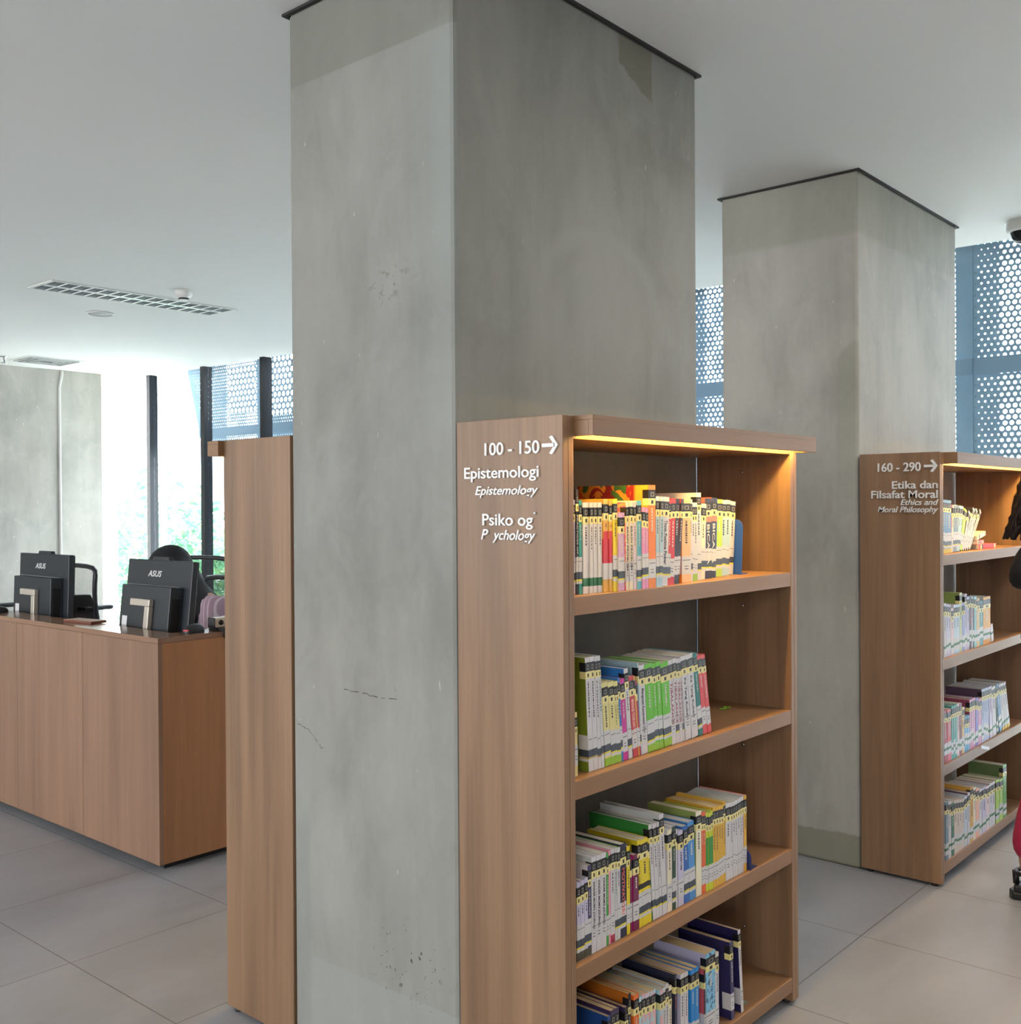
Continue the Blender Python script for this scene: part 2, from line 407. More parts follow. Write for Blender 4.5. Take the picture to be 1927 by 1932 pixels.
def column(name, x0, x1, y0, y1, mat, label, cracks=()):
    m = MB().box(0, x1-x0, 0, y1-y0, 0, CZ); rc = random.Random(4)
    for (ya, za, yb_, zb) in cracks:
        n_ = 14; pts = [(-.0006, ya+(yb_-ya)*i/n_, za+(zb-za)*i/n_+rc.gauss(0, .0022)+.012*math.sin(i/n_*3.1)*(1 if zb < za-.02 else -.2)) for i in range(n_+1)]
        for p, q in zip(pts, pts[1:]):
            if rc.random() < .85: w_ = rc.uniform(.0005, .0016); m.add([(p[0], p[1], p[2]-w_), (q[0], q[1], q[2]-w_), (q[0], q[1], q[2]+w_*.6), (p[0], p[1], p[2]+w_*.6)], [(0, 1, 2, 3)], 1)
    o = m.build(name, [mat, plain('4A4640', .9)], None, (x0, y0, 0), bevel=.011)
    tag(o, label, 'column', kind='structure'); return o
column('concrete_column', 1.730, 2.790, 1.6585, 2.260, CON_NEAR, 'broad bare concrete column nearest the camera between two bookcases', ((.394, .966, .20, .962), (.587, .856, .478, .80), (.21, .986, .196, .958)))
column('concrete_column', 3.987, 5.135, 1.6550, 2.250, CON_FAR, 'second bare concrete column behind the far bookcase')
for i, (x0, x1, y0, y1) in enumerate(((1.730, 2.790, 1.6585, 2.260), (3.987, 5.135, 1.6550, 2.250))):
    e = .012                                          # thin black shadow-gap trim where column meets ceiling
    m = MB(); z0, z1 = CZ-.007, CZ-.0005
    m.box(x0-e, x1+e, y0-e, y0-.0005, z0, z1).box(x0-e, x1+e, y1+.0005, y1+e, z0, z1).box(x0-e, x0-.0005, y0, y1, z0, z1).box(x1+.0005, x1+e, y0, y1, z0, z1)
    tag(m.build('trim_%d' % (i+1), plain('2A2A2A', .7)), kind='structure')

# glazed facade: one window per bay between black mullions
mull_y = [9.44+.93, 9.44, 8.50, 7.585] + [7.585-.93*k for k in range(1, 13)]
n = 0
for a, b in zip(mull_y[:-1], mull_y[1:]):
    n += 1
    if a < -.8: break
    w = thing('window_%d' % n, (WX0, b, 0), None, None); tag(w, kind='structure')
    L = a-b
    m = MB().box(-.042, .040, -.026, .026, 0, CZ).box(-.050, -.0425, -.030, .030, 0, CZ)
    m.box(-.03, .03, .028, L-.028, 0, .05)
    m.build('mullion', MULL, w)
    MB().box(-.004, .004, .028, L-.028, .05, CZ).build('pane', GLASS, w)

o = MB().box(WX0-.03, WX0+.03, -4.1, -1.15, 0, CZ).build('wall_east_light_block', WALLP); tag(o, kind='structure')  # unseen wall added in place of glazing to block southeast daylight
# perforated metal screens hung outside the glass
sx = 5.90
def screen(y0, y1, poly, cut, label, slant=False, coarse=None):
    r = thing('perforated_screen', (sx, y0, 0), label, 'facade screen', 'perforated metal facade screens outside the windows')
    o = MB().prism(poly, 0, .003, 0, 'x').build('perforated_sheet', perforated('punched_sheet', cut, slant, coarse), r)
    f = MB()
    f.box(.003, .045, .0, .022, -.6, 3.3).box(.003, .045, y1-y0-.022, y1-y0, -.6, 3.3)
    if slant: f = MB().box(.003, .045, .0, .022, -.6, 3.3).prism([(.955, 1.94), (.975, 1.94), (1.426, 3.3), (1.406, 3.3)], .003, .045, 0, 'x')
    f.build('frame', plain('90ACC2', .5, .0), r)
    MB().box(-.012, -.001, .0, min(y1-y0, 1.04), 2.112, 2.198).build('rail', plain('98B2C6', .5, .0), r)
    return r
P = 1.052; yb0 = 1.815-P*4
names = []
for k in range(10):
    y0 = yb0+k*P
    rect = [(0, -.6), (P-.006, -.6), (P-.006, 3.3), (0, 3.3)]
    lab = {5: 'perforated metal facade screen outside the glass between the two columns', 3: 'perforated screen outside the glass beyond the far bookcase',
           9: 'perforated metal screen outside the window above the tall side panel near the counter', 4: 'perforated screen beside the one seen between the columns, nearer the far bookcase'}.get(k)
    if lab is None: lab = 'perforated metal facade screen hidden behind the columns'
    screen(y0, y0+P, rect, {5: .585, 3: .895, 9: .5}.get(k, .58), lab, False, (.1, .95, 2.22, 3.2) if k == 9 else None)
y0 = yb0+10*P                                       # end sheet with a slanting free edge
screen(y0, y0+1.25, [(0, -.6), (.60, -.6), (.60, 1.955), (.975, 1.955), (1.263, 2.815), (1.426, 3.3), (0, 3.3)], .575, 'slant-edged perforated screen outside the window beside the open sky', True, (.12, .50, 2.28, 2.74))

o = MB().box(5.9, 60, -40, 60, -4.2, -4.0).build('ground', plain('C4C6BE', .9)); tag(o, kind='structure')

o = MB().box(5.565, 5.885, -6, 10.6, 2.80, 3.3).build('trim_3', plain('6A6E70', .7)); tag(o, kind='structure')  # slab added over the glass-to-screen gap to block sky light from above

def tree(loc, rad, hz, nleaf, seed, label):
    rng = random.Random(seed)
    r = thing('garden_tree', loc, label, 'tree', 'trees outside the windows')
    m = MB()
    blobs = [(Vector((rng.gauss(0, .45), rng.gauss(0, .45), rng.gauss(0, .4)))*rad, rad*rng.uniform(.35, .6)) for _ in range(11)]
    for i in range(nleaf):
        c, br = blobs[i % 11]
        d = Vector((rng.gauss(0, 1), rng.gauss(0, 1), rng.gauss(0, 1))).normalized()*br*rng.uniform(.7, 1.0)
        p = c+d+Vector((0, 0, hz)); s = rng.uniform(.05, .10)
        e1 = Vector((rng.gauss(0, 1), rng.gauss(0, 1), rng.gauss(0, .5))).normalized(); e2 = e1.orthogonal().normalized()
        m.add([p-e1*s, p-e2*s*.5, p+e1*s, p+e2*s*.5], [(0, 1, 2, 3)], rng.choice((0, 0, 1)))
    lf = []
    for h in ('4F8A66', '7FA86C'):
        t = NT('leaf_'+h); t.set(Base_Color=hexc(h), Roughness=.6)
        tl = t.new('ShaderNodeBsdfTranslucent'); tl.inputs[0].default_value = hexc(h)
        mx = t.new('ShaderNodeMixShader'); mx.inputs[0].default_value = .45
        t.l.new(t.b.outputs[0], mx.inputs[1]); t.l.new(tl.outputs[0], mx.inputs[2]); t.l.new(mx.outputs[0], t.out.inputs[0]); lf.append(t.m)
    m.build('crown', lf, r)
    MB().tube([(0, 0, 0), (.1, .05, hz*.5), (0, 0, hz)], [.16, .12, .07], 8).build('trunk', plain('6A5A48', .9), r)
tree((8.4, 13.6, -4), 1.75, 4.35, 5200, 3, 'bright green leafy tree seen between the two window mullions')
tree((11.4, 20.5, -4), 2.9, 4.0, 6500, 7, 'pale sunlit tree seen through the window next to the rear wall')

# ------------------------------------------------------------------ bookcases
SHZ = [1.232, .842, .447, .080]
def bookcase(name, loc, W, label, rot=0.0, pt=.037):
    r = thing(name, loc, label, 'bookcase', 'walnut bookcases built against the columns', (0, 0, rot))
    D = .3042; H = 1.615
    for x0 in (0, W-pt):
        m = MB().box(x0, x0+pt/2-.0004, 0, D, .012, H).box(x0+pt/2+.0004, x0+pt, 0, D, .012, H).box(x0+.002, x0+pt-.002, .002, D-.002, .014, H-.002)
        m.build('side_panel', WV, r, bevel=.0012)
    for i, z in enumerate(SHZ):
        MB().box(pt, W-pt, .001, D-.004, z-.040, z).build('shelf', WX, r, bevel=.0012)
    MB().box(pt, W-pt, .001, D-.004, 1.5655, 1.6038).build('top_board', WX, r, bevel=.001)
    a, b = .036, W+.018
    cn = MB().box(a, b, -.052, -.040, 1.571, 1.604).box(a, a+.012, -.040, -.0005, 1.571, 1.604).box(b-.026, b, -.040, .0004, 1.571, 1.604).box(a, b, -.052, .0005, 1.604, 1.614)
    c = cn.build('light_canopy', WX, r, bevel=.0008)
    tag(c, 'slim horizontal canopy board hiding the warm light strip')
    MB().box(a+.02, b-.032, -.031, -.019, 1.599, 1.6035).build('led_strip', LED, c)
    for z in (1.52, .724, .19, 1.13):
        MB().lathe([(0, 0), (.004, 0), (.004, .006), (0, .006)], 10).build('shelf_pin', CHROME, r, (W-pt-.0002, .15, z), rot=(0, R(-90), 0))
    for x in (.018, W-.018):
        for y in (.03, D-.03):
            MB().lathe([(0, 0), (.013, 0), (.013, .006), (.006, .008), (.006, .0125), (0, .0125)], 14).build('glide_foot', BLACKPL, r, (x, y, 0))
    return r
near = bookcase('bookcase', (1.728, 1.349, 0), 1.083, 'nearest walnut bookcase lettered 100 - 150 against the big concrete column')
side = bookcase('bookcase', (2.811, 2.568, 0), 1.083, 'walnut bookcase facing away on the counter side of the big column', R(180))
far = bookcase('bookcase', (3.978, 1.342, 0), 1.150, 'far walnut bookcase lettered 160 - 290 against the second column')

LETTER = plain('E4E4E2', .35)
def arrow_mesh(w, h):
    t = h*.19; m = MB()
    m.prism([(0, h/2-t/2), (w*.80, h/2-t/2), (w*.80, h/2+t/2), (0, h/2+t/2)], 0, .004)
    q = t*.72
    m.prism([(w, h/2), (w*.52+q, h), (w*.52-q*.45, h-q*.5), (w-q*1.75, h/2)], 0, .004)
    m.prism([(w, h/2), (w-q*1.75, h/2), (w*.52-q*.45, q*.5), (w*.52+q, 0)], 0, .004)
    return m.mesh('arrow', LETTER)
def sign(root, wx, lines, arrow):
    lx, ly, lz = root.location
    for s, yl, yr, zb, zt, sh in lines:
        me = text_mesh('lettering', s, yl-yr, zt-zb, .004, sh, .012)
        o = place_mesh('sign_lettering', me, LETTER, root, (wx-lx, yl-ly, zb), (0, -1, 0), (0, 0, 1))
        tag(o, 'raised white letters reading ' + s)
    yl, yr, zb, zt = arrow
    o = place_mesh('sign_arrow', arrow_mesh(yl-yr, zt-zb), LETTER, root, (wx-lx, yl-ly, zb), (0, -1, 0), (0, 0, 1))
    tag(o, 'raised white arrow')
IT = .28
sign(near, 1.728, [('100 - 150', 1.565, 1.409, 1.536, 1.564, 0), ('Epistemologi', 1.627, 1.411, 1.478, 1.511, 0), ('Epistemology', 1.594, 1.413, 1.443, 1.469, IT),
                   ('Psiko og', 1.573, 1.428, 1.374, 1.408, 0), ('P', 1.577, 1.556, 1.351, 1.374, IT), ('ychology', 1.543, 1.421, 1.344, 1.373, IT)], (1.402, 1.359, 1.532, 1.572))
o = place_mesh('sign_lettering', MB().lathe([(0, 0), (.0028, 0), (.0028, .004), (0, .004)], 12).mesh('dot', LETTER), LETTER, near, (0, 1.4235-1.349, 1.4095), (0, -1, 0), (0, 0, 1))
tag(o, 'loose dot left over from a fallen letter i')
sign(far, 3.978, [('160 - 290', 1.574, 1.411, 1.545, 1.579, 0), ('Etika dan', 1.519, 1.349, 1.480, 1.509, 0), ('Filsafat Moral', 1.599, 1.349, 1.444, 1.474, 0),
                  ('Ethics and', 1.487, 1.347, 1.418, 1.440, IT), ('Moral Philosophy', 1.574, 1.348, 1.384, 1.413, IT)], (1.399, 1.349, 1.540, 1.587))

# ------------------------------------------------------------------ books
PAL = dict(lavender='B9B2C8', black='201D22', teal='2F8F86', white='C9C6C9', paleg='CACCC6', mustard='CFA046', yellow='DCC728', mauve='C79CC0', cream='DDD3B8', pinkstripe='E07A7A',
 palepink='DCC6CE', skyteal='59A6B4', pink='D98FB8', orange='E07A2C', artorange='DB6A28', paleblue='9FBCCB', red='C8303A', charcoal='2C2830', peach='DDB080', orange2='E39A35', palegrey='C2C6C6',
 navy='2A2F4A', coral='E07462', blue='3F74B8', lime='A9C93A', greyblue='A3BFC6', butter='DCC889', olive='6E7D22', straw='D5CB86', royal='2B72B8', magenta='C0308E', scarlet='C23A44', crimson='B02A4E',
 lilac='BDB8D0', green='62B828', steel='5C86B0', deepteal='18706C', tomato='D2464C', indigo='3A3562', leaf='3F9A3C', rose='E38FA8', ink='232840', plum='6E1E4A', fuchsia='B81E74', gold='C9B51E', leafdark='2F7E34',
 forest='2E4A38', cobalt='2F64AE', azure='4A8CC8', ivory='E0DABF', moss='8B9A52', vermilion='DA6232', chartreuse='C3CE2E', ochre='D6A93A', royaldark='1F4684', purple='3A2A52', burnt='B4661E', flame='DB6A26',
 ice='A6CBD6', blush='D99AA4', cerulean='1F82C8', salmon='C25560', rockblue='6FB0D2', indigodark='272250', denim='5F86B4', slate='6C8494', lakeblue='4F9CC4', shell='DCC4C4', palesky='B9C9D6', sage='B9C29A',
 olivegreen='7F8F4A', periwinkle='8C96C8', aqua='8CC4C8', tan='CDB078', seateal='4E8C90', amber='D49A34', darkred='A83A46', coralred='D2606A', jade='3E9A90', maroon='7C2E34', orchid='C08AAE', wine='94465E',
 violet='7A6CC0', mist='A4AFCB', eggplant='5A4658', bottle='1F6A4E', sand='CFC2B4', peachpink='E3A890', shellbrown='B99A8A', limeleaf='A7CC5A', grass='5C9A4A', grassdull='6A8250')
LBL_BLACK = plain('17161A', .4); LBL_YEL = plain('E2D690', .45); LBL_WHITE = plain('C6C5C6', .4); LBL_DARK = plain('3C4450', .4); LBL_YSTR = plain('D9CC3C', .45); INKM = plain('4A4A52', .6); GREENSTR = plain('2F6B48', .45)
PAGES = {'a': plain('CFC7B4', .85), 'b': plain('BFA67E', .85), 'c': plain('BDBBB8', .85)}
def art_cover():
    t = NT('illustrated_orange_cover'); v = t.coords()
    n = t.noise(v, 14.0, 2, .5, 1.2); n2 = t.noise(t.coords((1, 1, 1), (4, 2, 9)), 11.0, 2, .5, 1.0)
    X, Y, Z = t.xyz()
    col = t.mix(t.rng(n2, .50, .54), hexc('CE5A1E'), hexc('DA8A2C'))
    col = t.mix(t.rng(n, .50, .515), col, hexc('8A2222'))
    col = t.mix(t.rng(n2, .63, .64), col, hexc('3F6A34'))
    col = t.mix(t.math('MULTIPLY', t.rng(Z, .17, .19), t.rng(Y, .042, .034)), col, hexc('D0A232'))
    t.set(Base_Color=col, Roughness=.4); return t.m
def stripe_cover():
    t = NT('pink_striped_cover'); X, Y, Z = t.xyz()
    w = t.math('FRACT', t.math('ADD', t.math('MULTIPLY', Z, 60.0), t.math('MULTIPLY', Y, 14.0)))
    t.set(Base_Color=t.mix(t.math('GREATER_THAN', w, .55), hexc('E0647E'), hexc('E89A6A')), Roughness=.4); return t.m
def speckle_cover():
    t = NT('speckled_blue_cover'); n = t.noise(t.coords(), 90.0, 2)
    t.set(Base_Color=t.mix(t.rng(n, .52, .58), hexc('7DBBDA'), hexc('3C5E80')), Roughness=.4); return t.m
def blossom_cover():
    t = NT('blossom_pattern_cover'); n = t.noise(t.coords(), 60.0, 2)
    t.set(Base_Color=t.mix(t.rng(n, .5, .56), hexc('DDA0AA'), hexc('A9C6D0')), Roughness=.4); return t.m
SPECIAL = {'artorange': art_cover(), 'pinkstripe': stripe_cover(), 'rockblue': speckle_cover(), 'blush': blossom_cover()}
def cmat(n): return SPECIAL.get(n) or plain(PAL[n], .42, vary=.04)
LIGHT = {'white', 'cream', 'paleg', 'lavender', 'palepink', 'palegrey', 'straw', 'lilac', 'ivory', 'butter', 'paleblue', 'greyblue', 'mist', 'sand', 'shell', 'palesky', 'sage', 'mustard', 'yellow', 'ochre', 'peach'}
ORD = 'first second third fourth fifth sixth seventh eighth ninth tenth eleventh twelfth thirteenth fourteenth fifteenth sixteenth seventeenth eighteenth nineteenth twentieth'.split()
TENS = {2: 'twenty', 3: 'thirty', 4: 'forty', 5: 'fifty'}
def ordinal(i):
    if i <= 20: return ORD[i-1]
    if i % 10 == 0: return TENS[i//10][:-1]+'ieth'
    return TENS[i//10]+'-'+ORD[i % 10-1]
rb = random.Random(5)
def make_book(x, w, y, z, h, lean, spine, cover, st, title, pages, D):
    """local frame: x thickness, y depth (spine at 0), z up"""
    ang = math.atan2(lean, h) if lean else 0.0
    r = bpy.data.objects.new('paperback_book', None); COL.objects.link(r); r.empty_display_size = .03
    r.location = (x, y, z + (w*math.sin(ang) if ang > 0 else 0) + .0004); r.rotation_euler = (0, ang, 0)
    h = h/math.cos(ang)
    e = .0009; ms = [cmat(spine), cmat(cover)]
    c = MB().box(0, w, 0, e, 0, h, 0).box(0, e, e, D, 0, h, 1).box(w-e, w, e, D, 0, h, 1)
    foot = {'f': '8FB84A', 'm': 'A03048', 'k': '4C4A3C', 'v': 'E0B81E', 'y': 'D2B82A', 'l': '8CB832', 'x': None, 'n': None}.get(st)
    c.build('cover', ms, r)
    MB().box(e, w-e, e, D-.0015, .001, h-.0012).build('page_block', pages, r)
    q = .0003; wr = min(.016, D*.2)
    def wrap(m, z0, z1, mi): m.box(-q, w+q, -q, 0, z0, z1, mi).box(-q, 0, 0, wr, z0, z1, mi)
    if h > .1:
        m = MB(); wrap(m, h-.031, h-.011, 0)
        if w > .007:
            a, b = w*.30, w*.78; t = max(.0009, w*.10)
            m.box(a, b, -2*q, -q, h-.0185, h-.0165, 1).box(a, a+t, -2*q, -q, h-.027, h-.0165, 1).box(b-t, b, -2*q, -q, h-.027, h-.0165, 1).box(a, b, -2*q, -q, h-.0270, h-.0252, 1)
        m.build('genre_label', [LBL_BLACK, plain('8E8C84', .5)], r)
        m = MB(); wrap(m, h-.047, h-.031, 0)
        if w > .007: m.box(w*.4, w*.68, -2*q, -q, h-.0435, h-.0355, 1)
        m.build('call_number_label', [LBL_YEL, LBL_BLACK], r)
    # address band low on the spine
    m = MB(); ex = wr*1.6
    def band(z0, z1, mi): m.box(-q, w+q, -q, 0, z0, z1, mi).box(-q, 0, 0, ex, z0, z1, mi)
    jit = rb.uniform(-.003, .003) if st not in ('g', 'v') else rb.uniform(-.008, .016)
    if st in ('n', 'l', 't', 'y', 'k', 'p'):
        band(.020+jit, .026+jit, 0); band(.026+jit, .030+jit, 3 if st != 't' else 4); band(.030+jit, .046+jit, 2); band(.046+jit, .078+jit, 0)
        m.box(w*.1, w*.9, -2*q, -q, .068+jit, .0692+jit, 1)
    elif st == 'd': band(.016, .034, 6); band(.034, .066, 0)
    elif st in ('g', 'v'): band(.018+jit, .034+jit, 0); band(.034+jit, .044+jit, 6); band(.044+jit, .062+jit, 0)
    elif st == 'r': band(.028, .064, 0)
    elif st in ('w', 'f', 'm', 'h', 'o'):
        band(.022+jit, .066+jit, 0); m.box(w*.08, w*.92, -2*q, -q, .056+jit, .0575+jit, 1)
        m.box(w*.3, w*.7, -2*q, -q, .034+jit, .036+jit, 1).box(w*.25, w*.7, -2*q, -q, .041+jit, .0425+jit, 1)
    if st != 'x' and foot: band(.0005, .018, 5)
    if m.f: m.build('address_label', [LBL_WHITE, INKM, LBL_DARK, LBL_YSTR, plain('B49A62', .5), plain(foot or 'AAAAAA', .45), GREENSTR], r)
    # printed colour patches and title
    if st == 'r': MB().box(-q, w+q, -q, 0, .064, .135).box(-q, 0, 0, D*.8, .064, .118).build('printed_patch', plain('C02C3E', .42), r)
    if st == 'h': MB().box(-q, w+q, -q, 0, .066, .135).build('printed_patch', plain('2F8A34', .42), r)
    if spine == 'navy': MB().box(-q, w+q, -q, 0, h-.062, h-.047).box(-q, 0, 0, D, h-.062, h).build('printed_patch', plain('E07462', .42), r)
    if cover == 'gold' and w > .005: MB().box(-q, w+q, -q, 0, .088, .100).build('printed_patch', plain('1E1B16', .5), r)
    ink = plain({'black': 'C9C6BC', 'ink': 'E06A5A', 'scarlet': 'E8C9B8', 'navy': 'D8D4CC'}.get(spine, '8E2F3A' if title == 'TIBALANCE' else ('3A3842' if spine in LIGHT else 'CFCBC0')), .5)
    if title:
        me = text_mesh('title', title, min(h*.50, .13), min(w*.52, .0125), .0003, 0, .01)
        place_mesh('spine_title', me, ink, r, (w/2-min(w*.26, .0062), -q, h-.055 if spine != 'navy' else h-.068), (0, 0, -1), (1, 0, 0))
    elif w > .006 and h > .1 and st not in ('h',):
        m = MB(); zt = h-.054; zz = zt; lo = .085 if st not in ('r',) else .14; rr = random.Random(int(x*7919))
        span = rr.uniform(.4, .9)*(zt-lo)
        while zz > zt-span:
            l = rr.uniform(.002, .006); m.box(w*.40, w*.60, -2*q, -q, zz-l, zz); zz -= l+rr.uniform(.001, .003)
        m.build('spine_title', ink, r)
    return r
SHELF_NAME = {'N0': 'near bookcase top shelf', 'N1': 'near bookcase second shelf', 'N2': 'near bookcase third shelf', 'N3': 'near bookcase bottom shelf',
              'F0': 'far bookcase top shelf', 'F1': 'far bookcase second shelf', 'F2': 'far bookcase third shelf', 'F3': 'far bookcase bottom shelf'}
GROUP_NAME = {k: 'books standing on the ' + v for k, v in SHELF_NAME.items()}
